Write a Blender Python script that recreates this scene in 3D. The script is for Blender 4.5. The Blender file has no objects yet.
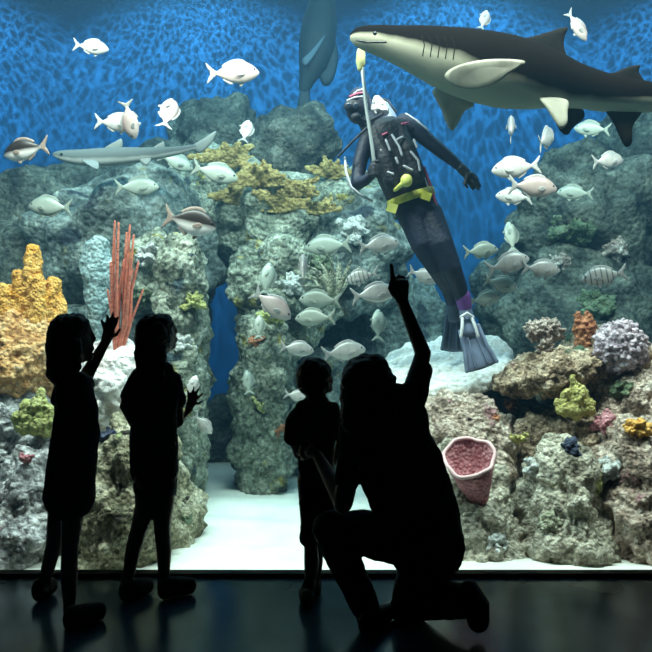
import bpy, bmesh, math, random
from mathutils import Vector, Matrix, noise
from mathutils.bvhtree import BVHTree

C = bpy.context.scene.collection
F = 787.0            # focal length in pixels of the 652 px frame
CZ = 1.295           # eye height
PI = math.pi

def P(px, py, d):
    """world point seen at a pixel at a given distance from the camera plane"""
    return Vector(((px - 326) / F * d, d, CZ + (326 - py) / F * d))

# ------------------------------------------------------------------ materials
def new_mat(name):
    m = bpy.data.materials.new(name); m.use_nodes = True
    nt = m.node_tree
    return m, nt, nt.nodes['Principled BSDF']

def plain(name, col, rough=.6, metal=0., spec=.5, bump=0, bscale=40, var=0., vscale=8):
    m, nt, b = new_mat(name)
    b.inputs['Base Color'].default_value = (*col, 1)
    b.inputs['Roughness'].default_value = rough
    b.inputs['Metallic'].default_value = metal
    b.inputs['Specular IOR Level'].default_value = spec
    tc = nt.nodes.new('ShaderNodeTexCoord')
    if var:
        n = nt.nodes.new('ShaderNodeTexNoise'); n.inputs['Scale'].default_value = vscale
        n.inputs['Detail'].default_value = 6
        nt.links.new(tc.outputs['Object'], n.inputs['Vector'])
        r = nt.nodes.new('ShaderNodeValToRGB')
        r.color_ramp.elements[0].position = .3; r.color_ramp.elements[1].position = .7
        r.color_ramp.elements[0].color = (*[c * (1 - var) for c in col], 1)
        r.color_ramp.elements[1].color = (*[min(1, c * (1 + var)) for c in col], 1)
        nt.links.new(n.outputs['Fac'], r.inputs['Fac'])
        nt.links.new(r.outputs['Color'], b.inputs['Base Color'])
    if bump:
        n = nt.nodes.new('ShaderNodeTexNoise'); n.inputs['Scale'].default_value = bscale
        n.inputs['Detail'].default_value = 5
        nt.links.new(tc.outputs['Object'], n.inputs['Vector'])
        bp = nt.nodes.new('ShaderNodeBump'); bp.inputs['Strength'].default_value = bump
        bp.inputs['Distance'].default_value = .02
        nt.links.new(n.outputs['Fac'], bp.inputs['Height'])
        nt.links.new(bp.outputs['Normal'], b.inputs['Normal'])
    return m

def rock_mat(name, cols, scale=4.0, speck=.5, sscale=38, bump=.9, accents=()):
    """encrusted reef rock: patches of colour, speckle, knobbly bump"""
    m, nt, b = new_mat(name)
    L = nt.links.new; N = nt.nodes.new
    b.inputs['Roughness'].default_value = .9
    b.inputs['Specular IOR Level'].default_value = .15
    geo = N('ShaderNodeNewGeometry')
    n1 = N('ShaderNodeTexNoise'); n1.inputs['Scale'].default_value = scale
    n1.inputs['Detail'].default_value = 9; n1.inputs['Roughness'].default_value = .65
    L(geo.outputs['Position'], n1.inputs['Vector'])
    r = N('ShaderNodeValToRGB')
    e = r.color_ramp.elements
    k = len(cols)
    e[0].position = .34; e[0].color = (*cols[0], 1)
    e[1].position = .66; e[1].color = (*cols[-1], 1)
    for i in range(1, k - 1):
        x = e.new(.34 + .32 * i / (k - 1)); x.color = (*cols[i], 1)
    L(n1.outputs['Fac'], r.inputs['Fac'])
    col = r.outputs['Color']
    for j, (ac, asc, th) in enumerate(accents):
        na = N('ShaderNodeTexNoise'); na.inputs['Scale'].default_value = asc; na.inputs['Detail'].default_value = 5
        mp = N('ShaderNodeMapping'); mp.inputs['Location'].default_value = (3.1 * j + 7, 5.3, 1.7 * j)
        L(geo.outputs['Position'], mp.inputs['Vector']); L(mp.outputs['Vector'], na.inputs['Vector'])
        mr = N('ShaderNodeMapRange'); mr.inputs['From Min'].default_value = th; mr.inputs['From Max'].default_value = th + .06
        L(na.outputs['Fac'], mr.inputs['Value'])
        mx = N('ShaderNodeMix'); mx.data_type = 'RGBA'
        mx.inputs['B'].default_value = (*ac, 1)
        L(mr.outputs['Result'], mx.inputs['Factor']); L(col, mx.inputs['A']); col = mx.outputs['Result']
    n2 = N('ShaderNodeTexNoise'); n2.inputs['Scale'].default_value = sscale; n2.inputs['Detail'].default_value = 4
    n2.inputs['Roughness'].default_value = .7
    L(geo.outputs['Position'], n2.inputs['Vector'])
    mr2 = N('ShaderNodeMapRange'); mr2.inputs['From Min'].default_value = .33; mr2.inputs['From Max'].default_value = .67
    mr2.inputs['To Min'].default_value = 1 - speck; mr2.inputs['To Max'].default_value = 1 + speck
    L(n2.outputs['Fac'], mr2.inputs['Value'])
    mu = N('ShaderNodeVectorMath'); mu.operation = 'SCALE'
    L(col, mu.inputs[0]); L(mr2.outputs['Result'], mu.inputs['Scale'])
    L(mu.outputs['Vector'], b.inputs['Base Color'])
    v = N('ShaderNodeTexVoronoi'); v.inputs['Scale'].default_value = sscale * .8
    L(geo.outputs['Position'], v.inputs['Vector'])
    ad = N('ShaderNodeMath'); ad.operation = 'SUBTRACT'
    L(n2.outputs['Fac'], ad.inputs[0]); L(v.outputs['Distance'], ad.inputs[1])
    bp = N('ShaderNodeBump'); bp.inputs['Strength'].default_value = bump; bp.inputs['Distance'].default_value = .035
    L(ad.outputs['Value'], bp.inputs['Height']); L(bp.outputs['Normal'], b.inputs['Normal'])
    return m

def belly_mat(name, top, bottom, z0, z1, rough=.45, var=.15, nscale=6, spec=.4, bars=None, metal=0.):
    """a fish skin that is dark along the back and pale along the belly (object Z)"""
    m, nt, b = new_mat(name); L = nt.links.new; N = nt.nodes.new
    b.inputs['Roughness'].default_value = rough
    b.inputs['Specular IOR Level'].default_value = spec
    b.inputs['Metallic'].default_value = metal
    tc = N('ShaderNodeTexCoord'); sp = N('ShaderNodeSeparateXYZ')
    L(tc.outputs['Object'], sp.inputs['Vector'])
    n = N('ShaderNodeTexNoise'); n.inputs['Scale'].default_value = nscale; n.inputs['Detail'].default_value = 5
    L(tc.outputs['Object'], n.inputs['Vector'])
    ma = N('ShaderNodeMath'); ma.operation = 'MULTIPLY_ADD'
    ma.inputs[1].default_value = (z1 - z0) * var * 2; L(n.outputs['Fac'], ma.inputs[0]); L(sp.outputs['Z'], ma.inputs[2])
    mr = N('ShaderNodeMapRange')
    mr.inputs['From Min'].default_value = z0 + (z1 - z0) * var; mr.inputs['From Max'].default_value = z1 + (z1 - z0) * var
    L(ma.outputs['Value'], mr.inputs['Value'])
    mx = N('ShaderNodeMix'); mx.data_type = 'RGBA'
    mx.inputs['A'].default_value = (*bottom, 1); mx.inputs['B'].default_value = (*top, 1)
    L(mr.outputs['Result'], mx.inputs['Factor'])
    col = mx.outputs['Result']
    if bars:
        w = N('ShaderNodeTexWave'); w.inputs['Scale'].default_value = bars[0]; w.inputs['Distortion'].default_value = .6
        L(tc.outputs['Object'], w.inputs['Vector'])
        m2 = N('ShaderNodeMapRange'); m2.inputs['From Min'].default_value = .75; m2.inputs['From Max'].default_value = .95
        m2.inputs['To Max'].default_value = bars[1]
        L(w.outputs['Fac'], m2.inputs['Value'])
        m3 = N('ShaderNodeMix'); m3.data_type = 'RGBA'; m3.inputs['B'].default_value = (*bars[2], 1)
        L(m2.outputs['Result'], m3.inputs['Factor']); L(col, m3.inputs['A']); col = m3.outputs['Result']
    L(col, b.inputs['Base Color'])
    return m

# ------------------------------------------------------------------ objects
def tag(o, label=None, cat=None, group=None, kind=None):
    if label: o['label'] = label
    if cat: o['category'] = cat
    if group: o['group'] = group
    if kind: o['kind'] = kind
    return o

def empty(name, loc, label=None, cat=None, group=None):
    o = bpy.data.objects.new(name, None); C.objects.link(o); o.location = loc
    o.empty_display_size = .1
    return tag(o, label, cat, group)

def link(name, me, m, parent=None, loc=(0, 0, 0), smooth=True):
    o = bpy.data.objects.new(name, me); C.objects.link(o)
    if m: me.materials.append(m)
    if smooth:
        for p in me.polygons: p.use_smooth = True
    o.location = loc
    if parent: o.parent = parent
    return o

class Blob:
    """collects closed swept shapes; kept as they are or fused into one skin"""
    def __init__(s, origin=(0, 0, 0)):
        s.v = []; s.f = []; s.o = Vector(origin)
    def ring_loft(s, rings, close=True):
        b = len(s.v); n = len(rings[0])
        for r in rings: s.v.extend([p - s.o for p in r])
        for i in range(len(rings) - 1):
            for j in range(n):
                k = (j + 1) % n
                s.f.append((b + i * n + j, b + i * n + k, b + (i + 1) * n + k, b + (i + 1) * n + j))
        if close:
            s.f.append(tuple(b + j for j in range(n))[::-1])
            e = b + (len(rings) - 1) * n
            s.f.append(tuple(e + j for j in range(n)))
        return s
    def tube(s, pts, rad, n=14, caps=True, ref=(0, 1, 0)):
        """rad: number or list of numbers / (in the plane facing us, in depth)"""
        pts = [Vector(p) for p in pts]
        if not isinstance(rad, (list,)): rad = [rad] * len(pts)
        rad = [(r, r) if not isinstance(r, tuple) else r for r in rad]
        ref = Vector(ref)
        tang = []
        for i in range(len(pts)):
            a = pts[max(0, i - 1)]; c = pts[min(len(pts) - 1, i + 1)]
            t = (c - a); tang.append(t.normalized() if t.length > 1e-9 else Vector((0, 0, 1)))
        rings = []
        def ring(p, t, a, b):
            u = t.cross(ref)
            if u.length < .15: u = t.cross(Vector((1, 0, 0)))
            u.normalize(); v = u.cross(t).normalized()
            return [p + u * (a * math.cos(q)) + v * (b * math.sin(q)) for q in (2 * PI * j / n for j in range(n))]
        if caps:
            a, b = rad[0]; m = min(a, b)
            for k in (80, 55, 28):
                q = math.radians(k)
                rings.append(ring(pts[0] - tang[0] * (m * math.sin(q)), tang[0], a * math.cos(q), b * math.cos(q)))
        for p, t, (a, b) in zip(pts, tang, rad): rings.append(ring(p, t, a, b))
        if caps:
            a, b = rad[-1]; m = min(a, b)
            for k in (28, 55, 80):
                q = math.radians(k)
                rings.append(ring(pts[-1] + tang[-1] * (m * math.sin(q)), tang[-1], a * math.cos(q), b * math.cos(q)))
        return s.ring_loft(rings)
    def ball(s, c, r, n=16, rot=None):
        c = Vector(c)
        if not isinstance(r, tuple): r = (r, r, r)
        rings = []
        for i in range(1, n):
            q = PI * i / n
            ring = []
            for j in range(2 * n):
                w = PI * j / n
                v = Vector((r[0] * math.sin(q) * math.cos(w), r[1] * math.sin(q) * math.sin(w), -r[2] * math.cos(q)))
                if rot: v = rot @ v
                ring.append(c + v)
            rings.append(ring)
        return s.ring_loft(rings)
    def box(s, c, h, rot=None):
        c = Vector(c); b = len(s.v)
        for x in (-1, 1):
            for y in (-1, 1):
                for z in (-1, 1):
                    v = Vector((x * h[0], y * h[1], z * h[2]))
                    if rot: v = rot @ v
                    s.v.append(c + v - s.o)
        for q in ((0, 1, 3, 2), (4, 6, 7, 5), (0, 4, 5, 1), (2, 3, 7, 6), (0, 2, 6, 4), (1, 5, 7, 3)):
            s.f.append(tuple(b + i for i in q))
        return s
    def sheet(s, outline, thick, nrm=(0, 1, 0)):
        """a flat closed outline with a thickness (fins, straps)"""
        nrm = Vector(nrm).normalized() * (thick / 2)
        pts = [Vector(p) for p in outline]
        return s.ring_loft([[p - nrm for p in pts], [p + nrm for p in pts]])
    def mesh(s, name):
        me = bpy.data.meshes.new(name); me.from_pydata([tuple(v) for v in s.v], [], s.f)
        bm = bmesh.new(); bm.from_mesh(me)
        bmesh.ops.recalc_face_normals(bm, faces=bm.faces)
        bm.to_mesh(me); bm.free(); me.update()
        return me
    def build(s, name, m, parent=None, loc=(0, 0, 0), voxel=0, smooth=6, flat=False, disp=None):
        o = link(name, s.mesh(name), m, parent, loc, not flat)
        if voxel:
            r = o.modifiers.new('fuse', 'REMESH'); r.mode = 'VOXEL'; r.voxel_size = voxel; r.use_smooth_shade = True
            if smooth:
                sm = o.modifiers.new('soften', 'SMOOTH'); sm.iterations = smooth; sm.factor = .5
            if disp:
                t = bpy.data.textures.new(name, 'CLOUDS'); t.noise_scale = disp[1]; t.noise_depth = 3
                dm = o.modifiers.new('relief', 'DISPLACE'); dm.texture = t; dm.strength = disp[0]; dm.texture_coords = 'GLOBAL'
        return o

def slab(name, c, h, m, kind='structure'):
    o = Blob(c).box(c, h).build(name, m, None, c, flat=True)
    o['kind'] = kind
    return o

# ------------------------------------------------------------------ material set
M = {}
M['hall'] = plain('dark_painted_wall', (.006, .006, .007), .8)
M['hall_floor'] = plain('polished_dark_floor', (.05, .11, .17), .2, spec=.9, var=.25, vscale=3)
M['hall_floor'].node_tree.nodes['Principled BSDF'].inputs['Specular Tint'].default_value = (.45, .8, 1, 1)
M['gasket'] = plain('black_rubber_seal', (.004, .004, .004), .6)
M['sand'] = plain('white_coral_sand', (.74, .73, .66), .95, spec=.1, bump=.6, bscale=24, var=.16, vscale=2.2)
M['blue_wall'] = plain('blue_painted_tank_wall', (.022, .105, .235), .8, spec=.2, var=.15, vscale=1.2)
M['skin'] = plain('skin', (.20, .12, .085), .55)
M['hair_brown'] = plain('dark_brown_hair', (.030, .014, .008), .5, bump=.6, bscale=90)
M['hair_black'] = plain('near_black_hair', (.012, .008, .006), .5, bump=.6, bscale=90)
M['dress'] = plain('dark_dress_cloth', (.03, .03, .045), .9, bump=.4, bscale=60)
M['tee'] = plain('dark_tee_cloth', (.045, .035, .05), .9, bump=.4, bscale=60)
M['shorts'] = plain('dark_shorts_cloth', (.05, .032, .045), .9, bump=.4, bscale=60)
M['olive'] = plain('olive_shirt_cloth', (.05, .055, .03), .9, bump=.4, bscale=60)
M['black_cloth'] = plain('black_cloth', (.012, .012, .014), .9, bump=.4, bscale=60)
M['shoe'] = plain('dark_shoe', (.015, .013, .012), .7)
M['wetsuit'] = plain('navy_black_neoprene', (.009, .013, .034), .55, spec=.35, bump=.25, bscale=50, var=.35, vscale=9)
M['vest'] = plain('black_dive_vest', (.012, .013, .022), .6, bump=.5, bscale=45, var=.5, vscale=14)
M['strap_grey'] = plain('pale_grey_webbing', (.50, .52, .58), .6)
M['belt'] = plain('yellow_green_webbing', (.50, .50, .06), .6, var=.3, vscale=20)
M['yellow'] = plain('pale_yellow_plastic', (.72, .72, .18), .4)
M['pink'] = plain('pink_neoprene', (.62, .12, .22), .6)
M['purple'] = plain('purple_neoprene', (.20, .06, .30), .6)
M['fin_grey'] = plain('blue_grey_fin_rubber', (.16, .19, .28), .45, var=.25, vscale=12)
M['fin_dark'] = plain('dark_fin_rubber', (.06, .09, .14), .45, var=.25, vscale=12)
M['lens'] = plain('dark_mask_lens', (.02, .03, .05), .08)
M['white_plastic'] = plain('white_plastic', (.75, .74, .76), .4)
M['steel'] = plain('pale_metal_pole', (.48, .54, .55), .35, .4)
M['bait'] = plain('greenish_bait_skin', (.34, .36, .16), .6, var=.3, vscale=30)

ROCK = {
 'near_left': rock_mat('encrusted_rock_olive', [(.12, .11, .07), (.36, .33, .22), (.54, .49, .35), (.72, .68, .54)], 6, .6, 40, 1.0,
                       [((.05, .045, .04), 9, .63), ((.20, .27, .10), 5, .66)]),
 'pale': rock_mat('pale_pink_white_rock', [(.60, .50, .47), (.80, .72, .69), (.88, .84, .81), (.92, .90, .87)], 7, .25, 30, .7,
                  [((.16, .12, .11), 11, .66)]),
 'white': rock_mat('white_sandy_ledge', [(.80, .74, .66), (.90, .86, .80), (.94, .92, .88)], 7, .2, 30, .6),
 'rubble': rock_mat('grey_white_rubble', [(.06, .06, .065), (.26, .25, .25), (.55, .53, .52), (.72, .70, .70)], 9, .5, 30, 1.0,
                    [((.30, .10, .10), 6, .68)]),
 'orange': rock_mat('tan_orange_rock', [(.24, .11, .045), (.62, .31, .12), (.80, .48, .22), (.72, .54, .36)], 7, .45, 40, .9),
 'near_right': rock_mat('encrusted_rock_pink_grey', [(.12, .085, .065), (.44, .32, .25), (.66, .52, .42), (.84, .71, .60)], 6, .6, 42, 1.0,
                        [((.42, .22, .22), 5, .62), ((.25, .30, .15), 6, .66), ((.05, .045, .05), 8, .66)]),
 'near_green': rock_mat('encrusted_rock_grey_green', [(.17, .145, .105), (.44, .385, .30), (.68, .61, .48), (.86, .79, .66)], 6, .5, 45, 1.0,
                        [((.36, .36, .12), 4, .64), ((.05, .05, .05), 9, .68)]),
 'brown': rock_mat('encrusted_rock_brown', [(.09, .06, .04), (.34, .235, .155), (.58, .43, .30), (.77, .62, .47)], 7, .6, 45, 1.0,
                   [((.38, .18, .20), 6, .66), ((.10, .16, .10), 5, .64)]),
 'mid': rock_mat('reef_rock_grey_green', [(.06, .07, .06), (.20, .22, .17), (.37, .39, .31), (.56, .56, .46)], 5, .6, 30, 1.0,
                 [((.38, .32, .10), 5, .63), ((.05, .07, .08), 5, .62)]),
 'far': rock_mat('reef_rock_slate', [(.035, .045, .045), (.11, .13, .12), (.21, .24, .22), (.36, .39, .35)], 4, .5, 22, 1.0,
                 [((.26, .24, .14), 4, .62), ((.04, .05, .06), 3, .60)]),
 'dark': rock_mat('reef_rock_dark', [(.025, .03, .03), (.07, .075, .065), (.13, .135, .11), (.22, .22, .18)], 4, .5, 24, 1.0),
}

# ------------------------------------------------------------------ the hall and the tank shell
GY = 4.15            # inner face of the viewing window
slab('floor', (0, 1.1, -.05), (4.2, 3.04, .05), M['hall_floor'])
slab('ceiling', (0, 1.1, 3.95), (4.2, 3.08, .05), M['hall'])
slab('wall_back', (0, -2.0, 1.95), (4.2, .05, 1.95), M['hall'])
slab('wall_left', (-4.2, 1.1, 1.95), (.05, 3.08, 1.95), M['hall'])
slab('wall_right', (4.2, 1.1, 1.95), (.05, 3.08, 1.95), M['hall'])
slab('wall_front', (0, 4.10, 4.1), (6.5, .05, .75), M['hall'])
slab('wall_front_left', (-5.3, 4.10, 1.67), (1.2, .05, 1.68), M['hall'])
slab('wall_front_right', (5.3, 4.10, 1.67), (1.2, .05, 1.68), M['hall'])
slab('trim_1', (0, 4.085, .009), (4.1, .033, .011), M['gasket'])

def glass_mat():
    m = bpy.data.materials.new('clear_acrylic_window'); m.use_nodes = True; nt = m.node_tree; nt.nodes.clear()
    out = nt.nodes.new('ShaderNodeOutputMaterial'); mix = nt.nodes.new('ShaderNodeMixShader')
    tr = nt.nodes.new('ShaderNodeBsdfTransparent'); tr.inputs['Color'].default_value = (.97, .99, .99, 1)
    gl = nt.nodes.new('ShaderNodeBsdfGlossy'); gl.inputs['Roughness'].default_value = .02
    fr = nt.nodes.new('ShaderNodeFresnel'); fr.inputs['IOR'].default_value = 1.25
    nt.links.new(fr.outputs['Fac'], mix.inputs['Fac']); nt.links.new(tr.outputs[0], mix.inputs[1]); nt.links.new(gl.outputs[0], mix.inputs[2])
    nt.links.new(mix.outputs[0], out.inputs['Surface'])
    return m
slab('window_1', (0, 4.134, 1.68), (4.1, .014, 1.675), glass_mat())

TB = 10.6
def sand_floor():
    nx, ny = 150, 90
    bm = bmesh.new(); g = []
    for j in range(ny + 1):
        row = []
        for i in range(nx + 1):
            x = -6.5 + 13 * i / nx; y = GY + (TB - GY) * (j / ny) ** 1.3
            z = -.02 + .030 * noise.fractal(Vector((x * .8, y * 1.6, 3)), 1, 2, 4) + .010 * math.sin(9 * y + 2.5 * noise.noise(Vector((x, y, 0))) + x)
            if y < GY + .12: z = min(z, .012)
            row.append(bm.verts.new((x, y, z)))
        g.append(row)
    for j in range(ny):
        for i in range(nx): bm.faces.new((g[j][i], g[j][i + 1], g[j + 1][i + 1], g[j + 1][i]))
    me = bpy.data.meshes.new('floor_sand'); bm.to_mesh(me); bm.free()
    return tag(link('floor_sand', me, M['sand']), kind='structure')
sand_floor()
slab('wall_tank_back', (0, TB + .05, 2.95), (6.6, .05, 3.05), M['blue_wall'])
slab('wall_tank_left', (-6.55, (GY + TB) / 2, 2.95), (.05, (TB - GY) / 2, 3.05), M['blue_wall'])
slab('wall_tank_right', (6.55, (GY + TB) / 2, 2.95), (.05, (TB - GY) / 2, 3.05), M['blue_wall'])

def water():
    m = bpy.data.materials.new('blue_tank_water'); m.use_nodes = True; nt = m.node_tree; nt.nodes.clear()
    out = nt.nodes.new('ShaderNodeOutputMaterial')
    ab = nt.nodes.new('ShaderNodeVolumeAbsorption'); ab.inputs['Color'].default_value = (.20, .70, .85, 1); ab.inputs['Density'].default_value = .165
    sc = nt.nodes.new('ShaderNodeVolumeScatter'); sc.inputs['Color'].default_value = (.22, .55, .85, 1)
    sc.inputs['Density'].default_value = .024; sc.inputs['Anisotropy'].default_value = .2
    ad = nt.nodes.new('ShaderNodeAddShader')
    nt.links.new(ab.outputs[0], ad.inputs[0]); nt.links.new(sc.outputs[0], ad.inputs[1]); nt.links.new(ad.outputs[0], out.inputs['Volume'])
    c = (0, (GY + TB) / 2 + .005, 2.92); h = (6.49, (TB - GY) / 2 - .008, 2.98)
    o = Blob(c).box(c, h).build('water', m, None, c, flat=True)
    tag(o, kind='structure')
water()

# ------------------------------------------------------------------ reef rocks
SURF = []            # rock surfaces other things are set on
def icos(sub):
    bm = bmesh.new(); bmesh.ops.create_icosphere(bm, subdivisions=sub, radius=1)
    vs = [v.co.copy() for v in bm.verts]; bm.verts.ensure_lookup_table()
    fs = [tuple(v.index for v in f.verts) for f in bm.faces]; bm.free()
    return vs, fs
ICO = {k: icos(k) for k in (4, 5, 6)}

def rock(label, px, py, d, hw, hh, dep, mat, seed, sub=5, rough=1., square=0., tilt=0., name='reef_rock', cat='rock', group=None, knob=1., pitch=0.):
    c = P(px, py, d); k = d / F
    R = Vector((hw * k, dep, hh * k)); mr = min(R)
    vs, fs = ICO[sub]
    sv = Vector((seed * 7.13, seed * 3.71, seed * 1.37))
    ca, sa = math.cos(math.radians(tilt)), math.sin(math.radians(tilt))
    out = []
    for v in vs:
        w = v
        if square:
            q = 2 + square
            m_ = (abs(v.x) ** q + abs(v.y) ** q + abs(v.z) ** q) ** (1 / q)
            w = v / m_
        p = Vector((w.x * R.x, w.y * R.y, w.z * R.z))
        h = .34 * mr * noise.fractal(p * (.75 / mr) + sv, 1.0, 2.0, 3)
        h += rough * (.11 if d < 6.2 else .17) * min(1, mr * 2.2) * (.5 - noise.voronoi(p * (5.0 if d < 6.2 else 3.8) + sv)[0][0]) * knob
        h += rough * .055 * (.45 - noise.voronoi(p * 12.0 + sv)[0][0]) * knob
        if sub >= 6: h += rough * .028 * noise.noise(p * 30 + sv)
        n = Vector((w.x / R.x, w.y / R.y, w.z / R.z)).normalized()
        p = p + n * h
        x = p.x * ca - p.z * sa; z = p.x * sa + p.z * ca
        q = Vector((x, p.y, z + pitch * p.y)) + c
        if q.z < -.05: q.z = -.05 - (.05 + q.z) * -.1
        if q.y < GY + .035: q.y = GY + .035 + (GY + .035 - q.y) * .02
        if q.z > 4.4: q.z = 4.4
        out.append(q - c)
    me = bpy.data.meshes.new(name); me.from_pydata(out, [], fs); me.update()
    o = link(name, me, ROCK[mat] if isinstance(mat, str) else mat, None, c)
    tag(o, label, cat, group)
    SURF.append((BVHTree.FromPolygons([v + c for v in out], fs), o))
    return o

def hit(px, py):
    """first rock surface under a pixel"""
    o = Vector((0, 0, CZ)); dr = (P(px, py, 1) - o).normalized(); best = None
    for b, ob in SURF:
        h = b.ray_cast(o, dr)
        if h[0] is not None and (best is None or h[3] < best[2]): best = (h[0], h[1], h[3])
    return best

# --- near, on the side of the two girls
rock('olive grey encrusted mound against the window behind the two girls', 131, 545, 4.76, 54, 128, .54, 'near_left', 1, 6, 1.0, .8)
rock('pale pinkish white rock sloping up between the two girls', 114, 394, 5.25, 42, 54, .42, 'pale', 2, 6, .5)
rock('grey and white rubble rock low behind the girl in the dress', 38, 550, 4.80, 54, 112, .54, 'rubble', 3, 6, 1.1)
rock('dark grey rock under the yellow green sponge', 6, 448, 5.25, 62, 62, .45, 'rubble', 4, 6, 1.0)
rock('tan orange rock carrying the yellow finger sponge', 26, 366, 5.55, 38, 56, .4, 'orange', 5, 6, 1.0)
rock('grey rock beyond the yellow finger sponge at the frame edge', -60, 420, 5.5, 60, 130, .5, 'near_left', 6, 5)
rock('tall grey green rock pillar at the near edge of the blue passage', 181, 372, 5.95, 25, 138, .32, 'mid', 7, 6, .9, 1.2)
# --- behind the girls
rock('round grey green boulder behind the red sea whips', 158, 272, 6.5, 40, 44, .4, 'mid', 8, 5)
rock('large slate reef rock filling the space under the slim shark', 128, 262, 7.1, 92, 92, .6, 'far', 9, 5)
rock('broad lower reef rock hidden partly by the girls', 110, 400, 6.7, 95, 100, .5, 'far', 10, 5)
rock('dark reef shoulder beyond the yellow finger sponge', 34, 280, 7.4, 70, 105, .5, 'dark', 11, 5)
rock('dark low ridge under the far slim shark', 60, 205, 7.9, 95, 36, .5, 'dark', 12, 5)
rock('dark base rock below the ridge at the tank edge', -10, 380, 7.2, 95, 130, .5, 'dark', 13, 5)
rock('weedy rock with tan fronds above the blue passage', 222, 196, 7.5, 62, 52, .45, 'mid', 14, 5)
rock('dark rock lintel bridging the top of the blue passage', 214, 236, 7.9, 50, 34, .5, 'dark', 15, 5)
# --- middle
rock('grey green rock column standing on the sand beside the passage', 266, 404, 6.45, 30, 98, .36, 'mid', 16, 6, 1.0, 1.0)
rock('bulging reef boulder above the middle rock column', 284, 300, 6.85, 52, 62, .42, 'mid', 17, 6)
rock('upper reef boulder overgrown with brownish soft corals', 272, 222, 7.2, 62, 52, .45, 'mid', 18, 5)
rock('dark rounded rock hump at the top of the reef', 292, 156, 7.8, 48, 44, .45, 'dark', 19, 5)
rock('reef boulder behind the shoal in front of the diver', 352, 250, 7.3, 58, 62, .45, 'far', 20, 5)
rock('pale green boulder below the tan soft corals by the diver', 345, 200, 7.5, 48, 34, .4, 'mid', 21, 5)
rock('shadowed slate rock under the diver', 390, 345, 7.9, 72, 84, .5, 'far', 22, 5, .8)
rock('shadowed base rock behind the small boy', 335, 420, 7.3, 60, 84, .5, 'far', 23, 5)
rock('low dark rock blocking the end of the blue passage', 222, 432, 7.9, 36, 34, .4, 'dark', 24, 5)
rock('far dim reef peak rising into the blue beside the dark hump', 214, 142, 8.3, 44, 50, .45, 'dark', 25, 5)
rock('far dim ridge climbing behind the slim shark', 150, 182, 8.3, 84, 34, .45, 'dark', 26, 5, 1., 0, 16)
# --- near, on the side of the kneeling woman
rock('grey green granular mound in front of the pink vase sponge', 470, 552, 4.84, 58, 98, .56, 'near_green', 30, 6, 1.0)
rock('pale granular mound under the yellow cup coral', 556, 548, 4.80, 44, 112, .54, 'near_green', 31, 6, 1.1)
rock('pink grey knobbly boulder low at the window by the frame edge', 624, 545, 4.80, 40, 126, .54, 'near_right', 32, 6, 1.2)
rock('pinkish grey rock shelf behind the pink vase sponge', 462, 442, 5.35, 56, 48, .4, 'near_right', 33, 6)
rock('flat white sandy ledge under the diver fins', 446, 367, 5.85, 68, 14, .36, 'white', 34, 6, .35, .8, 9, pitch=.42)
rock('brown rock arch beside the white ledge', 548, 372, 5.35, 52, 19, .40, 'brown', 35, 6, .9, .3, 16)
rock('brown pitted rock under the purple brain coral', 606, 362, 5.5, 38, 40, .36, 'brown', 36, 6)
rock('brown rock mass below the yellow lumpy sponge', 565, 450, 5.25, 56, 46, .36, 'brown', 37, 6, 1.1)
rock('pink and brown boulder under the round purple coral', 634, 420, 5.2, 40, 54, .4, 'near_right', 38, 6, 1.1)
rock('rock coloured dark for the shade at the back of the small cave', 512, 428, 5.85, 56, 42, .3, 'dark', 39, 5)  # dark colour put in so the cave reads as shaded
rock('brown reef rock past the frame edge beside the woman side', 700, 430, 5.1, 48, 130, .5, 'near_right', 40, 5)
# --- far, on the diver's open side
rock('blue shadowed reef face behind the shoal under the shark', 592, 220, 7.7, 82, 72, .5, 'dark', 41, 5)
rock('lower blue shadowed reef face above the brown arch', 585, 335, 7.5, 86, 92, .5, 'dark', 42, 5)
rock('far blue reef shoulder under the shark tail', 655, 165, 8.2, 62, 60, .5, 'dark', 43, 5)
rock('dim rock foot at the edge of the open blue water', 520, 300, 8.3, 48, 60, .45, 'dark', 44, 5)
rock('dim rock foot behind the white ledge', 470, 420, 7.7, 80, 60, .45, 'dark', 45, 5)

#__PART2__
# ------------------------------------------------------------------ people in the hall
class Fig:
    def __init__(s, D, label, foot_px, cat='person'):
        s.D = D; s.k = D / F
        s.o = Vector(((foot_px - 326) * s.k, D, 0))
        s.root = empty('person', s.o, label, cat)
    def q(s, px, py, dd=0.):
        return P(px, py, s.D + dd)
    def blob(s): return FB(s)
class FB(Blob):
    def __init__(s, fig): super().__init__(fig.o); s.g = fig
    def t(s, pts, rad, n=14):
        """pts: (px, py, depth offset in m); rad in px, number / list / (in plane, depth)"""
        k = s.g.k
        if not isinstance(rad, list): rad = [rad] * len(pts)
        rr = [(r[0] * k, r[1] * k) if isinstance(r, tuple) else r * k for r in rad]
        return s.tube([s.g.q(*p) for p in pts], rr, n)
    def b(s, p, r, rot=None):
        k = s.g.k
        r = tuple(x * k for x in r) if isinstance(r, tuple) else r * k
        return s.ball(s.g.q(*p), r, 12, rot)
    def foot(s, heel, toe, w, h):
        """a shoe standing on the floor between two points (px x, world y)"""
        a = Vector(((heel[0] - 326) * heel[1] / F, heel[1], h * .55)); c = Vector(((toe[0] - 326) * toe[1] / F, toe[1], h * .42))
        m = (a + c) / 2; m.z = h * .5
        s.tube([a, m, c], [(w * .85, h * .55), (w, h * .5), (w * .9, h * .42)], 14, True, (0, 0, 1))
        return s
    def clampz(s, z=0.):
        for v in s.v:
            if v.z + s.o.z < z: v.z = z - s.o.z
        return s

def person_hand(b, wrist, palm, pr, fingers, fr=2.0):
    b.t([wrist, palm], [pr * .75, pr], 12)
    for f in fingers: b.t(f, [fr * 1.15] * (len(f) - 1) + [fr * .85], 8)

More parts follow.
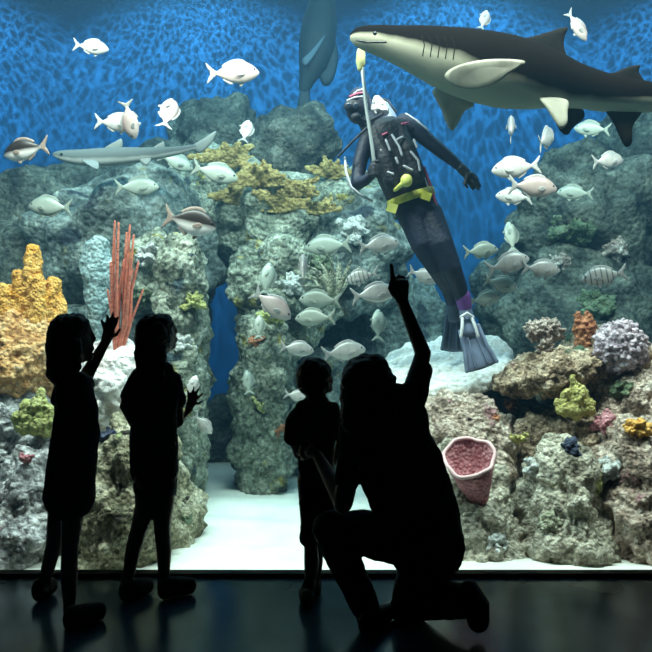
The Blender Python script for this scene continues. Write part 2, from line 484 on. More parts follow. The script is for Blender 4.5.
# the girl in the dress --------------------------------------------------------
g = Fig(3.42, 'girl in a dark dress with bobbed brown hair raising one spread hand to the window', 72)
b = g.blob()
b.b((72, 341, .03), (18, 19, 23)); b.b((79, 346, .05), (13.5, 14, 18)); b.b((79, 330, .04), (12, 14, 13))
b.t([(88.5, 329, .06), (94.3, 339, .07), (89, 344, .06)], [3.0, 2.6, 4], 8); b.b((91.5, 348.5, .06), 3.4); b.b((88, 356, .06), 5.5)
b.t([(70, 360, .02), (69, 384, .01)], [9, 10])
b.t([(70, 386, 0), (74, 420, 0), (72, 470, 0)], [(16, 11), (17, 12), (18, 13)])
b.t([(80, 388, .02), (86, 376, .16), (105, 343, .19)], [7.5, 7.6, 5])
b.t([(60, 388, .06), (60, 436, .14), (70, 478, .18)], [6.5, 5.5, 4.2]); b.t([(70, 478, .18), (73, 494, .20)], [5, 4])
person_hand(b, (105, 343, .19), (109, 333, .19), 6.8,
    [[(105, 331, .17), (103, 324, .17), (101.5, 320, .17)], [(107, 329, .17), (107.6, 321, .17), (107.4, 315, .18)],
     [(110, 329, .17), (112, 320, .17), (113, 313, .18)], [(112, 331, .17), (116, 323, .17), (118, 317, .18)],
     [(111, 337, .17), (116, 335, .16), (120, 329, .16)]], 1.8)
b.t([(76, 480, 0), (72, 520, .02), (70, 545, .02), (69, 575, .01), (69.5, 612, 0)], [13, 11, 8.5, 8.5, 5.5])
b.t([(62, 480, .10), (58, 520, .18), (54, 545, .24), (48, 568, .30), (44, 584, .33)], [13, 11, 8.5, 7.5, 5.5])
b.build('body', M['skin'], g.root, (0, 0, 0), .0055, 4)
h = g.blob(); h.b((67, 337, .01), (20, 22, 24)); h.b((76, 326, .02), (13, 17, 13))
h.t([(62, 340, -.01), (60, 362, -.01), (59, 374, -.01)], [(15, 17), (13, 16), (11.5, 14)])
h.t([(73, 345, -.05), (72, 372, -.05)], [(10, 7), (8, 6)])
h.t([(52, 350, 0), (50, 372, 0), (49.5, 378, 0)], [4, 3.5, 2.4], 8)
h.build('hair', M['hair_brown'], g.root, (0, 0, 0), .007, 3, disp=(.022, .03))
d = g.blob()
d.t([(73, 384, 0), (77, 405, 0), (76, 432, 0), (72, 462, 0), (69.5, 485, .0), (69, 500, 0)],
    [(17, 13), (20.5, 15), (24, 16), (24.5, 17), (25, 19), (25, 20)], 24)
d.t([(62, 386, .03), (57, 400, .04)], [8, 7]); d.t([(82, 388, .02), (86, 384, .10)], [9, 9])
d.t([(74, 470, 0), (78, 502, 0)], [(14, 15), (15, 18)])
d.build('dress', M['dress'], g.root, (0, 0, 0), .007, 3, disp=(.02, .075))
s = g.blob(); s.foot((70, 3.34), (99, 3.46), .037, .098); s.t([(69.5, 606, 0), (72, 616, 0)], [6.5, 8.5]); s.clampz(.001)
s.build('shoe', M['shoe'], g.root, (0, 0, 0), .006, 3)
s = g.blob(); s.foot((38, 3.70), (51, 3.80), .037, .098); s.t([(45, 580, .33), (46, 590, .33)], [6.5, 8]); s.clampz(.001)
s.build('shoe', M['shoe'], g.root, (0, 0, 0), .006, 3)

# the long haired girl in a tee and shorts --------------------------------------
g = Fig(3.75, 'girl with long dark hair in a tee and shorts holding up an open hand', 155)
b = g.blob()
b.b((157, 336, .02), (17, 18, 22)); b.b((163, 338, .05), (13, 14, 16)); b.b((163, 326, .04), (11, 14, 11))
b.t([(171.5, 323, .06), (176, 331.5, .07), (171, 336, .06)], [2.8, 2.3, 4], 8); b.b((174.8, 339.5, .06), 3.3); b.b((171, 345.5, .06), 5)
b.t([(158, 350, .01), (157, 374, 0)], [9, 10.5])
b.t([(156, 380, 0), (155, 420, 0), (155, 468, 0)], [(20, 11), (18, 12), (18, 13)])
b.t([(137, 376, 0), (125, 406, -.02), (140, 436, .10)], [7, 5.8, 4.6]); b.t([(140, 436, .10), (152, 440, .14)], [5, 3.5])
b.t([(175, 384, .02), (178.5, 424, .06), (188.5, 410, .14)], [7, 6.2, 4.4])
person_hand(b, (188.5, 410, .14), (191.5, 401, .16), 5.2,
    [[(189, 398, .16), (188, 393, .16), (187.5, 390, .16)], [(191.5, 397, .16), (193, 391, .16), (194, 386.5, .17)],
     [(193.5, 398, .16), (197, 392, .16), (199, 388, .17)], [(195, 400, .16), (200, 396, .16), (203, 393, .17)],
     [(194.5, 404, .16), (199.5, 403, .15), (203.5, 400.5, .15)]], 1.35)
b.t([(146, 470, 0), (146, 505, .0), (140, 525, .0), (133, 550, -.02), (127, 584, -.03)], [13, 11, 8.6, 7.8, 5.2])
b.t([(165, 470, .02), (163, 505, .02), (162, 528, .02), (164, 552, .01), (164, 582, 0)], [13, 11, 8.2, 7.6, 5.2])
b.build('body', M['skin'], g.root, (0, 0, 0), .0055, 4)
h = g.blob(); h.b((153.5, 335, 0), (18.5, 20, 22.5)); h.b((162, 325, .02), (12, 15, 12))
h.t([(150, 340, -.02), (148, 360, -.04), (150, 384, -.06), (151, 405, -.065)], [(15, 14), (13.5, 11), (13, 7), (9, 4)])
h.t([(160, 350, -.04), (160, 378, -.06)], [(7, 6), (6, 4)])
h.build('hair', M['hair_black'], g.root, (0, 0, 0), .007, 3, disp=(.022, .03))
t = g.blob()
t.t([(156, 372, 0), (156, 385, 0), (155, 405, 0), (154, 430, 0), (154, 456, 0), (154, 472, 0)],
    [(18, 12), (24, 14), (23, 15), (24, 15), (24.5, 16), (24, 16)], 24)
t.t([(138, 376, 0), (129, 395, -.015)], [8.5, 8.5]); t.t([(173, 380, .02), (178, 402, .04)], [8.5, 8])
t.build('tee', M['tee'], g.root, (0, 0, 0), .007, 3, disp=(.02, .075))
t = g.blob()
t.t([(154, 464, 0), (155, 478, 0)], [(22, 16), (21, 16)], 20)
t.t([(146, 470, 0), (145.5, 491, 0)], [(12, 13), (11.5, 13)]); t.t([(165, 470, .02), (166, 490, .02)], [(12, 13), (11.5, 13)])
t.build('shorts', M['shorts'], g.root, (0, 0, 0), .007, 3, disp=(.02, .075))
s = g.blob(); s.foot((125, 3.69), (147, 3.80), .037, .098); s.t([(127, 578, -.03), (128, 590, -.03)], [6.5, 8]); s.clampz(.001)
s.build('shoe', M['shoe'], g.root, (0, 0, 0), .006, 3)
s = g.blob(); s.foot((164, 3.72), (190, 3.80), .037, .098); s.t([(164, 576, 0), (165, 588, 0)], [6.5, 8]); s.clampz(.001)
s.build('shoe', M['shoe'], g.root, (0, 0, 0), .006, 3)

# the small boy -------------------------------------------------------------------
g = Fig(3.67, 'small boy in a loose olive shirt and long shorts standing beside the kneeling woman', 314)
b = g.blob()
b.b((314.5, 377, .02), (16, 17, 20)); b.b((318, 385, .06), (10, 10, 11)); b.b((319, 381, .115), 2.4)
b.b((331.5, 381, .01), (2.2, 3, 4)); b.b((298, 381, .02), (2.2, 3, 4))
b.t([(316, 394, .01), (317, 410, 0)], [8, 9]); b.t([(317, 412, 0), (317, 470, 0)], [(17, 11), (15, 11)])
b.t([(299, 412, 0), (292, 436, 0), (298, 455, .06), (314, 462, .12)], [6.2, 5.4, 4.6, 3.8]); b.t([(314, 462, .12), (322, 464, .14)], [4.2, 3])
b.t([(335, 412, 0), (341, 440, .03), (336, 462, .08)], [6.2, 5.2, 4.2])
b.t([(309, 480, 0), (310, 530, 0), (311, 548, 0), (311.5, 562, -.005), (310, 590, 0)], [12, 9, 7, 7.6, 5])
b.t([(325, 480, .06), (321, 530, .09), (317, 548, .10), (316.5, 562, .10), (315, 586, .10)], [12, 9, 6.5, 6.8, 5])
b.build('body', M['skin'], g.root, (0, 0, 0), .0055, 4)
h = g.blob(); h.b((314, 376, .0), (18.3, 19, 19)); h.b((314, 383, -.01), (17.5, 16, 14)); h.t([(314, 384, -.02), (316, 395, -.02)], [(15.5, 14), (10, 9)])
h.t([(326, 380, 0), (330, 389, 0)], [7, 3.5], 8)
h.build('hair', M['hair_black'], g.root, (0, 0, 0), .007, 3, disp=(.022, .03))
t = g.blob()
t.t([(317, 402, 0), (316, 414, 0), (316, 440, 0), (316, 462, 0), (317, 478, 0)], [(13, 11), (21, 13), (19, 14), (18, 15), (18.5, 15)], 24)
t.t([(302, 408, 0), (294, 422, 0), (291, 438, 0)], [8, 8.2, 8]); t.t([(332, 409, 0), (338, 432, .02)], [8, 8])
t.build('shirt', M['olive'], g.root, (0, 0, 0), .007, 3, disp=(.02, .075))
t = g.blob()
t.t([(317.5, 474, .01), (317.5, 490, .015)], [(18, 15), (18.5, 15)], 20)
t.t([(309.5, 480, 0), (310, 510, 0), (310, 538, 0)], [(11, 14), (10.5, 12), (10.5, 12)]); t.t([(326, 480, .05), (325, 538, .07)], [(11, 14), (10, 12)])
t.build('shorts', M['black_cloth'], g.root, (0, 0, 0), .007, 3, disp=(.02, .075))
for x, y in ((307, 3.66), (314, 3.80)):
    s = g.blob(); s.foot((x, y - .06), (x - 1, y + .11), .038, .08); s.t([(x + 2, 582, y - 3.67), (x, 594, y - 3.67)], [6.2, 8]); s.clampz(.001)
    s.build('shoe', M['shoe'], g.root, (0, 0, 0), .006, 3)

# the kneeling woman ---------------------------------------------------------------
g = Fig(3.36, 'kneeling woman with thick dark hair pointing one raised finger at the diver', 400)
b = g.blob()
b.b((368, 384, .04), (22, 25, 28)); b.b((364, 394, .09), (14, 15, 16)); b.b((358, 390, .15), 3.4); b.b((361, 403, .13), 4.5)
b.t([(373, 405, .02), (380, 420, 0)], [12, 15])
b.t([(390, 418, 0), (405, 470, -.02), (426, 540, -.02)], [(34, 24), (29, 24), (34, 28)])
b.t([(412, 396, .0), (423, 353, .06), (402, 300, .12)], [12, 8.6, 5.8])
b.t([(402, 300, .12), (399.5, 285, .125)], [(7, 5), (10.5, 6.5)], 12)
b.t([(393, 281, .125), (392, 272, .13), (391.2, 264.5, .135)], [3.0, 2.7, 2.1], 8)
for x, y in ((398.6, 276), (403, 277.5), (406.5, 281)):
    b.t([(x, y + 5, .135), (x, y, .14), (x - .6, y + 3, .165), (x - 1, y + 8, .16)], [3, 2.9, 2.7, 2.3], 8)
b.t([(394, 295, .12), (390, 288, .11), (391.5, 281, .115)], [3.2, 2.9, 2.3], 8)
b.t([(354, 412, .02), (352, 460, -.04), (343, 503, -.05)], [12, 11, 10]); b.t([(343, 503, -.05), (330, 478, .06), (318, 456, .16)], [9.5, 8, 5.8])
person_hand(b, (318, 455, .16), (311, 452, .19), 6.5,
    [[(307, 449, .20), (303, 447, .215), (300, 446, .24)], [(306, 452, .20), (301.5, 451, .215), (298.5, 450, .24)],
     [(306, 455, .20), (302, 455, .215), (299, 455, .24)], [(308, 458, .20), (304, 459, .215), (301.5, 459.5, .235)],
     [(313, 447, .19), (310, 442, .20), (307.5, 440, .21)]], 1.8)
b.t([(412, 542, 0), (370, 534, .04), (332, 528, .08)], [25, 22, 17]); b.t([(329, 532, .08), (346, 562, .05), (360, 592, .02), (366, 612, 0)], [16, 15, 12, 9])
b.t([(434, 545, -.02), (420, 580, .06), (408, 606, .12)], [27, 23, 17]); b.t([(408, 608, .11), (440, 602, .0), (468, 603, -.08)], [14, 15, 11])
b.build('body', M['skin'], g.root, (0, 0, 0), .006, 4)
h = g.blob(); h.b((367.5, 380, .02), (26, 28, 27.5)); h.b((372, 366, .01), (16, 18, 13))
h.t([(367, 380, -.01), (366, 400, -.03), (367, 424, -.06), (372, 446, -.075)], [(26, 20), (26.5, 17), (25, 12), (18, 7)])
h.t([(390, 380, 0), (392, 405, -.02)], [(6, 8), (5, 7)], 10); h.t([(345, 375, 0), (343.5, 410, 0)], [4, 3.5], 8)
h.build('hair', M['hair_black'], g.root, (0, 0, 0), .007, 3, disp=(.022, .03))
t = g.blob()
t.t([(383, 404, 0), (389, 418, 0), (391, 440, 0), (403, 474, -.02), (417, 510, -.03), (427, 548, -.03)],
    [(30, 20), (39, 25), (40, 27), (43, 28), (41, 30), (38, 31)], 26)
t.t([(408, 405, .0), (416, 388, .02), (422.5, 371, .035)], [17, 13.5, 11]); t.t([(354, 410, .02), (352, 455, -.035), (347, 480, -.04)], [14, 13.5, 12.5])
t.build('tee', M['black_cloth'], g.root, (0, 0, 0), .008, 3, disp=(.02, .075))
t = g.blob()
t.t([(420, 534, -.02), (431, 552, -.03)], [(35, 31), (36, 31)], 22)
t.t([(412, 541, 0), (370, 534, .04), (331, 528, .08)], [27, 24, 18.5]); t.t([(329, 531, .08), (345, 562, .05), (359, 590, .02), (364, 604, .01)], [17.5, 17, 16, 15])
t.t([(434, 546, -.02), (420, 580, .06), (408, 606, .12)], [29, 25, 19]); t.t([(408, 606, .11), (438, 599, .02), (464, 601, -.06)], [19, 20, 17])
t.clampz(.001).build('trousers', M['black_cloth'], g.root, (0, 0, 0), .008, 3, disp=(.02, .075))
s = g.blob(); s.foot((366, 3.30), (388, 3.46), .042, .09); s.t([(366, 606, 0), (367, 618, 0)], [9, 11]); s.clampz(.001)
s.build('shoe', M['shoe'], g.root, (0, 0, 0), .006, 3)
s = g.blob(); s.t([(470, 590, -.08), (477, 605, -.1), (478, 621, -.11)], [(10, 12), (12.5, 14), (11, 12)]); s.clampz(.001)
s.build('shoe', M['shoe'], g.root, (0, 0, 0), .006, 3)
# ------------------------------------------------------------------ the shark at the top
def fin(outline, thick, nrm=(0, 1, 0), origin=(0, 0, 0)):
    b = Blob(origin); pts = [Vector(p) for p in outline]
    # resample into a soft closed outline
    n = len(pts); fine = []
    for i in range(n):
        p0, p1, p2, p3 = pts[i - 1], pts[i], pts[(i + 1) % n], pts[(i + 2) % n]
        for k in range(5):
            t = k / 5
            fine.append(.5 * (2 * p1 + (p2 - p0) * t + (2 * p0 - 5 * p1 + 4 * p2 - p3) * t * t + (3 * p1 - p0 - 3 * p2 + p3) * t ** 3))
    c = sum(fine, Vector()) / len(fine); nv = Vector(nrm).normalized() * thick / 2
    sh = lambda s, k: [c + (p - c) * s + nv * k for p in fine]
    b.ring_loft([sh(.55, -1), sh(.85, -.8), sh(1, 0), sh(.85, .8), sh(.55, 1)])
    return b

def pigment_mat(name, top, bottom, rough=.5, var=.25, nscale=5):
    m, nt, b = new_mat(name); L = nt.links.new; N = nt.nodes.new
    b.inputs['Roughness'].default_value = rough; b.inputs['Specular IOR Level'].default_value = .02
    a = N('ShaderNodeAttribute'); a.attribute_name = 'pigment'
    tc = N('ShaderNodeTexCoord'); n = N('ShaderNodeTexNoise'); n.inputs['Scale'].default_value = nscale; n.inputs['Detail'].default_value = 6
    L(tc.outputs['Object'], n.inputs['Vector'])
    ma = N('ShaderNodeMath'); ma.operation = 'MULTIPLY_ADD'; ma.inputs[1].default_value = var
    L(n.outputs['Fac'], ma.inputs[0]); L(a.outputs['Fac'], ma.inputs[2])
    mr = N('ShaderNodeMapRange'); mr.inputs['From Min'].default_value = .42 + var / 2; mr.inputs['From Max'].default_value = .58 + var / 2
    L(ma.outputs['Value'], mr.inputs['Value'])
    mx = N('ShaderNodeMix'); mx.data_type = 'RGBA'; mx.inputs['A'].default_value = (*bottom, 1); mx.inputs['B'].default_value = (*top, 1)
    L(mr.outputs['Result'], mx.inputs['Factor']); L(mx.outputs['Result'], b.inputs['Base Color'])
    return m

def finned_body(name, st, D, wf, m, parent, origin, line=.5, n=28, dy=None):
    """loft along (px, top, bottom) stations; dark above the flank line, pale below"""
    b = Blob(origin); rings = []; pig = []
    # interpolate stations
    fine = []
    for (x0, t0, b0), (x1, t1, b1) in zip(st, st[1:]):
        for k in range(4):
            f = k / 4; s_ = f
            fine.append((x0 + (x1 - x0) * s_, t0 + (t1 - t0) * s_, b0 + (b1 - b0) * s_))
    fine.append(st[-1])
    for _ in range(2):
        fine = [fine[0]] + [tuple((a[i] + 2 * c[i] + e[i]) / 4 for i in range(3)) for a, c, e in zip(fine, fine[1:], fine[2:])] + [fine[-1]]
    for (x, yt, yb) in fine:
        dd = dy(x) if dy else 0
        c = P(x, (yt + yb) / 2, D); h = (yb - yt) / 2 * D / F; r = []
        for j in range(n):
            a = 2 * PI * j / n
            r.append(c + Vector((0, h * wf * math.cos(a) + dd, h * math.sin(a))))
            pig.append(max(0, min(1, .5 + .5 * (math.sin(a) - (line(x) if callable(line) else line)))))
        rings.append(r)
    b.ring_loft(rings)
    me = b.mesh(name)
    at = me.attributes.new('pigment', 'FLOAT', 'POINT')
    for i, v in enumerate(pig): at.data[i].value = v
    return link(name, me, m, parent)

def shark_line(x):
    k = [(340, .15), (390, .10), (440, .0), (480, -.22), (520, -.5), (570, -.78), (600, -.6), (640, -.35), (740, -.3)]
    for (x0, y0), (x1, y1) in zip(k, k[1:]):
        if x < x1: return y0 + (y1 - y0) * max(0, (x - x0) / (x1 - x0))
    return -.3
M['shark'] = pigment_mat('shark_skin', (.003, .002, .0014), (.30, .31, .24), .8, .16, 5)  # real countershading, with the back darkened further to stand in for backlit shade
M['shark_fin_pale'] = plain('shark_fin_pale_skin', (.20, .21, .165), .8, var=.35, vscale=6)
M['shark_fin_dark'] = plain('shark_fin_dark_skin', (.004, .003, .002), .8, spec=.06)
M['black'] = plain('black_gloss', (.004, .004, .004), .2)
M['tooth'] = plain('tooth_white', (.8, .78, .7), .4)
SD = 5.05
so = P(500, 65, SD)
sh = empty('shark', so, 'large dark backed shark with pale belly taking bait at the top of the tank', 'shark')
def slope(x): return .30 * ((x - 500) / 200.0) * .4
finned_body('body', [(350, 34, 40), (354, 29, 45), (362, 26, 50), (378, 25, 56), (400, 26, 67), (420, 26, 78), (440, 27, 90), (470, 29, 101),
    (500, 33, 108), (530, 40, 109), (555, 50, 107), (580, 64, 108), (605, 73, 112), (632, 78, 113), (660, 84, 112), (690, 88, 110), (715, 90, 104), (730, 91, 97)],
    SD, .72, M['shark'], sh, so, shark_line)
def sp(px, py, dd=0): return P(px, py, SD) + Vector((0, dd, 0))
def sfin(name, pts, m, th=.03, nrm=(0, 1, 0)):
    o = fin([sp(*p) for p in pts], th, nrm, so).build(name, M[m], sh)
    return o
sfin('dorsal_fin', [(514, 40), (530, 37), (548, 32), (562, 27.5), (568, 28), (565, 36), (564, 46), (567, 62), (550, 62), (530, 52)], 'shark_fin_dark', .05)
sfin('second_dorsal_fin', [(603, 76), (616, 72), (628, 67), (640, 65), (639, 72), (644, 84), (620, 86)], 'shark_fin_dark', .04)
sfin('pectoral_fin', [(436, 82, .16), (446, 100, .22), (454, 116, .26), (460, 120, .27), (465, 113, .26), (470, 103, .2), (478, 98, .14), (460, 84, .12)], 'shark_fin_pale', .035)
sfin('pectoral_fin', [(440, 85, -.20), (452, 78, -.25), (480, 76, -.32), (510, 81, -.38), (498, 90, -.36), (484, 99, -.32), (466, 101, -.25), (448, 95, -.2)], 'shark_fin_pale', .022, (0, .8, .5))
sfin('pelvic_fin', [(536, 102, -.1), (541, 115, -.14), (548, 130, -.17), (553, 136, -.18), (559, 130, -.17), (561, 118, -.14), (562, 104, -.1)], 'shark_fin_pale', .03)
sfin('pelvic_fin', [(552, 100, .08), (560, 116, .12), (568, 127, .14), (575, 129, .15), (580, 122, .14), (590, 112, .1), (580, 100, .08)], 'shark_fin_dark', .03)
sfin('anal_fin', [(604, 106), (614, 124), (622, 142), (627, 147), (632, 142), (633, 126), (642, 110), (625, 104)], 'shark_fin_dark', .03)
sfin('tail_fin', [(715, 92), (735, 82), (760, 66), (785, 48), (792, 50), (782, 68), (765, 88), (752, 100), (758, 116), (750, 118), (735, 106), (718, 102)], 'shark_fin_dark', .04)
mb = Blob(so); mb.tube([sp(357, 46, -.10), sp(366, 50, -.135), (sp(384, 50.5, -.15))], .007, 8); mb.build('mouth', M['black'], sh)
eb = Blob(so); eb.ball(sp(374, 39, -.098), .013, 8); eb.build('eye', M['black'], sh)
for i in range(5):
    gb = Blob(so); x = 418 + 7 * i
    gb.tube([sp(x, 46 + i, -.178 - .012 * i), sp(x + 2.5, 56 + i, -.205 - .012 * i), sp(x + 1, 66 + 1.6 * i, -.19 - .014 * i)], .0035, 6); gb.build('gill_slit', M['shark_fin_dark'], sh)

# a slim pale shark far off on the side of the two girls
M['slim'] = pigment_mat('slim_shark_skin', (.13, .15, .15), (.42, .43, .41), .6, .3, 6)
M['slim_fin'] = plain('slim_shark_fin_skin', (.20, .22, .21), .55)
LD = 6.35
lo = P(125, 156, LD); ls = empty('slim_shark', lo, 'slim pale grey shark swimming level in front of the dark ridge', 'shark')
finned_body('body', [(53, 153, 156), (57, 151, 159), (66, 150, 163), (80, 149.5, 166), (100, 148, 167), (122, 147, 165), (145, 147.5, 162), (165, 147, 158), (182, 146, 154), (196, 144, 149)],
    LD, .75, M['slim'], ls, lo, -.3, 20)
def lp(px, py, dd=0): return P(px, py, LD) + Vector((0, dd, 0))
fin([lp(104, 149), (lp(116, 141)), lp(122, 139), lp(121, 149)], .025, (0, 1, 0), lo).build('dorsal_fin', M['slim_fin'], ls)
fin([lp(152, 149), lp(160, 143), lp(164, 142), lp(164, 149)], .02, (0, 1, 0), lo).build('second_dorsal_fin', M['slim_fin'], ls)
fin([lp(84, 161, -.06), lp(96, 170, -.14), lp(104, 173, -.16), lp(100, 163, -.08)], .02, (0, 1, .4), lo).build('pectoral_fin', M['slim_fin'], ls)
fin([lp(140, 160, -.03), lp(148, 167, -.05), lp(152, 159, -.03)], .02, (0, 1, 0), lo).build('pelvic_fin', M['slim_fin'], ls)
fin([lp(190, 147), lp(204, 138), lp(216, 131), lp(213, 141), lp(207, 148), lp(200, 153), lp(193, 150)], .02, (0, 1, 0), lo).build('tail_fin', M['slim_fin'], ls)
eb = Blob(lo); eb.ball(lp(63, 155, -.04), .010, 8); eb.build('eye', M['black'], ls)

# the big dim fish hanging tail down in the far blue
DD = 8.6
bo = P(318, 50, DD); bf = empty('large_fish', bo, 'large dim blue grey fish hanging tail down above the dark rock hump', 'fish')
M['dim'] = plain('dim_blue_grey_skin', (.012, .022, .03), .6, var=.25, vscale=4)
M['dim_pale'] = plain('dim_pale_fin_edge', (.12, .17, .22), .6)
M['dim_fin'] = plain('dim_fin_skin', (.02, .035, .05), .6)
bb = Blob(bo)
bb.tube([P(324, -6, DD), P(320, 20, DD), P(317, 45, DD), P(313, 65, DD), P(307, 80, DD), P(304, 90, DD)], [(.12, .1), (.19, .14), (.20, .15), (.16, .12), (.09, .07), (.06, .03)], 20)
bb.build('body', M['dim'], bf)
fin([P(309, 84, DD), P(310, 96, DD), P(309, 108, DD), P(298, 108, DD), P(299, 96, DD), P(302, 84, DD)], .04, (0, 1, 0), bo).build('tail_fin', M['dim_fin'], bf)
fin([P(334, 40, DD), P(338, 60, DD), P(332, 82, DD), P(322, 84, DD), P(318, 60, DD)], .05, (0, 1, 0), bo).build('dorsal_fin', M['dim_fin'], bf)
fin([P(302, 60, DD - .16), P(310, 52, DD - .16), P(326, 34, DD - .15), P(318, 50, DD - .16), P(306, 66, DD - .16)], .03, (0, 1, 0), bo).build('pectoral_fin', M['dim_pale'], bf)

# ------------------------------------------------------------------ sea breams
M['bream'] = belly_mat('bream_silver', (.30, .28, .265), (.62, .565, .53), .06, .20, .35, .2, 7, .5, (1.6, .25, (.35, .33, .32)), .15)
M['bream_pink'] = belly_mat('bream_rosy_silver', (.36, .235, .215), (.64, .49, .45), .02, .2, .35, .25, 7, .5, None, .15)
M['bream_green'] = belly_mat('bream_greenish_silver', (.20, .23, .19), (.44, .47, .40), .0, .2, .4, .2, 7, .5, None, .1)
M['bream_dark'] = belly_mat('bream_brown_backed', (.022, .013, .009), (.82, .76, .72), -.06, .02, .35, .12, 5, .5, None, .05)
M['bream_barred'] = belly_mat('bream_barred_silver', (.34, .32, .29), (.62, .58, .54), .06, .2, .35, .2, 7, .5, (2.6, .8, (.10, .10, .10)), .15)
M['fin_silver'] = plain('bream_fin_silver', (.42, .39, .37), .5, var=.2, vscale=20)
M['fin_green'] = plain('bream_fin_greenish', (.28, .30, .25), .5, var=.2, vscale=20)
M['fin_brown'] = plain('bream_fin_brown', (.30, .22, .18), .5, var=.2, vscale=20)

def bream_meshes(key, skin, finm):
    # length 1 from snout (x .5) to tail tips (x -.5)
    st = [(.50, -.01, .012), (.485, -.005, .035), (.45, .0, .075), (.39, .008, .125), (.30, .012, .175), (.20, .014, .205), (.08, .012, .212),
          (-.05, .008, .185), (-.16, .004, .130), (-.24, .0, .075), (-.30, 0, .040), (-.335, 0, .034)]
    b = Blob(); rings = []
    for x, zc, h in st:
        w = h * (.40 if x < .3 else .52)
        rings.append([Vector((x, w * math.copysign(abs(math.cos(a)) ** 1.0, math.cos(a)), zc + h * math.sin(a))) for a in (2 * PI * j / 22 for j in range(22))])
    b.ring_loft(rings)
    parts = {'body': (b.mesh('bream_body'), skin)}
    f = lambda pts, th=.018, n=(0, 1, 0): fin([(x, y, z) for x, y, z in pts], th, n).mesh('bream_fin')
    parts['tail_fin'] = (f([(-.31, 0, .035), (-.38, 0, .09), (-.46, 0, .17), (-.505, 0, .20), (-.49, 0, .14), (-.445, 0, .06), (-.43, 0, 0), (-.445, 0, -.06), (-.49, 0, -.14), (-.505, 0, -.20), (-.46, 0, -.17), (-.38, 0, -.09), (-.31, 0, -.035)]), finm)
    parts['dorsal_fin'] = (f([(.27, 0, .18), (.2, 0, .25), (.08, 0, .265), (-.05, 0, .235), (-.17, 0, .17), (-.21, 0, .12), (-.12, 0, .13), (.05, 0, .19)]), finm)
    parts['anal_fin'] = (f([(.0, 0, -.17), (-.04, 0, -.225), (-.14, 0, -.175), (-.20, 0, -.125), (-.18, 0, -.09), (-.08, 0, -.14)]), finm)
    parts['pelvic_fin'] = (f([(.2, .02, -.17), (.15, .03, -.25), (.10, .03, -.24), (.12, .02, -.17)]), finm)
    for s in (-1, 1):
        parts['pectoral_fin%+d' % s] = (f([(.24, s * .082, -.02), (.16, s * .105, .01), (.06, s * .125, -.05), (.09, s * .12, -.09), (.20, s * .09, -.07)], .012, (0, 1, 0)), finm)
        e = Blob(); e.ball((.40, s * .052, .045), (.024, .012, .024), 8); parts['eye%+d' % s] = (e.mesh('bream_eye'), M['black'])
    return parts
FISH = {'silver': bream_meshes('silver', M['bream'], M['fin_silver']), 'pink': bream_meshes('pink', M['bream_pink'], M['fin_silver']),
        'green': bream_meshes('green', M['bream_green'], M['fin_green']), 'dark': bream_meshes('dark', M['bream_dark'], M['fin_brown']),
        'barred': bream_meshes('barred', M['bream_barred'], M['fin_silver'])}
for kk, parts in FISH.items():
    for me, mm in parts.values():
        me.materials.append(mm)
        for p in me.polygons: p.use_smooth = True

def bream(px, py, L, ang, yaw, d, kind, label, group='breams swimming in the tank', deep=1., name='sea_bream', rollc=False):
    a, y = math.radians(ang), math.radians(yaw)
    f = Vector((math.cos(a) * math.cos(y), math.sin(y), math.sin(a) * math.cos(y)))
    if abs(f.z) < .75 and not rollc:
        up = Vector((0, 0, 1)); up = (up - f * up.dot(f)).normalized()
    else:
        lat = Vector((0.15, -1, 0)); lat = (lat - f * lat.dot(f)).normalized(); up = f.cross(lat)
    lat = up.cross(f)
    s = L * d / F / max(.5, math.cos(y))
    if abs(yaw) > 55: s = L * d / F
    c = P(px, py, d)
    R = Matrix(((f.x, lat.x, up.x), (f.y, lat.y, up.y), (f.z, lat.z, up.z))).to_4x4()
    root = None
    for pn, (me, mm) in FISH[kind].items():
        nm = pn.rstrip('+-1')
        o = bpy.data.objects.new(name if nm == 'body' else nm, me); C.objects.link(o)
        if nm == 'body':
            root = o
            o.matrix_world = Matrix.Translation(c) @ R @ Matrix.Diagonal((s, s, s * deep, 1))
            tag(o, label, 'fish', group)
        else: o.parent = root
    return root

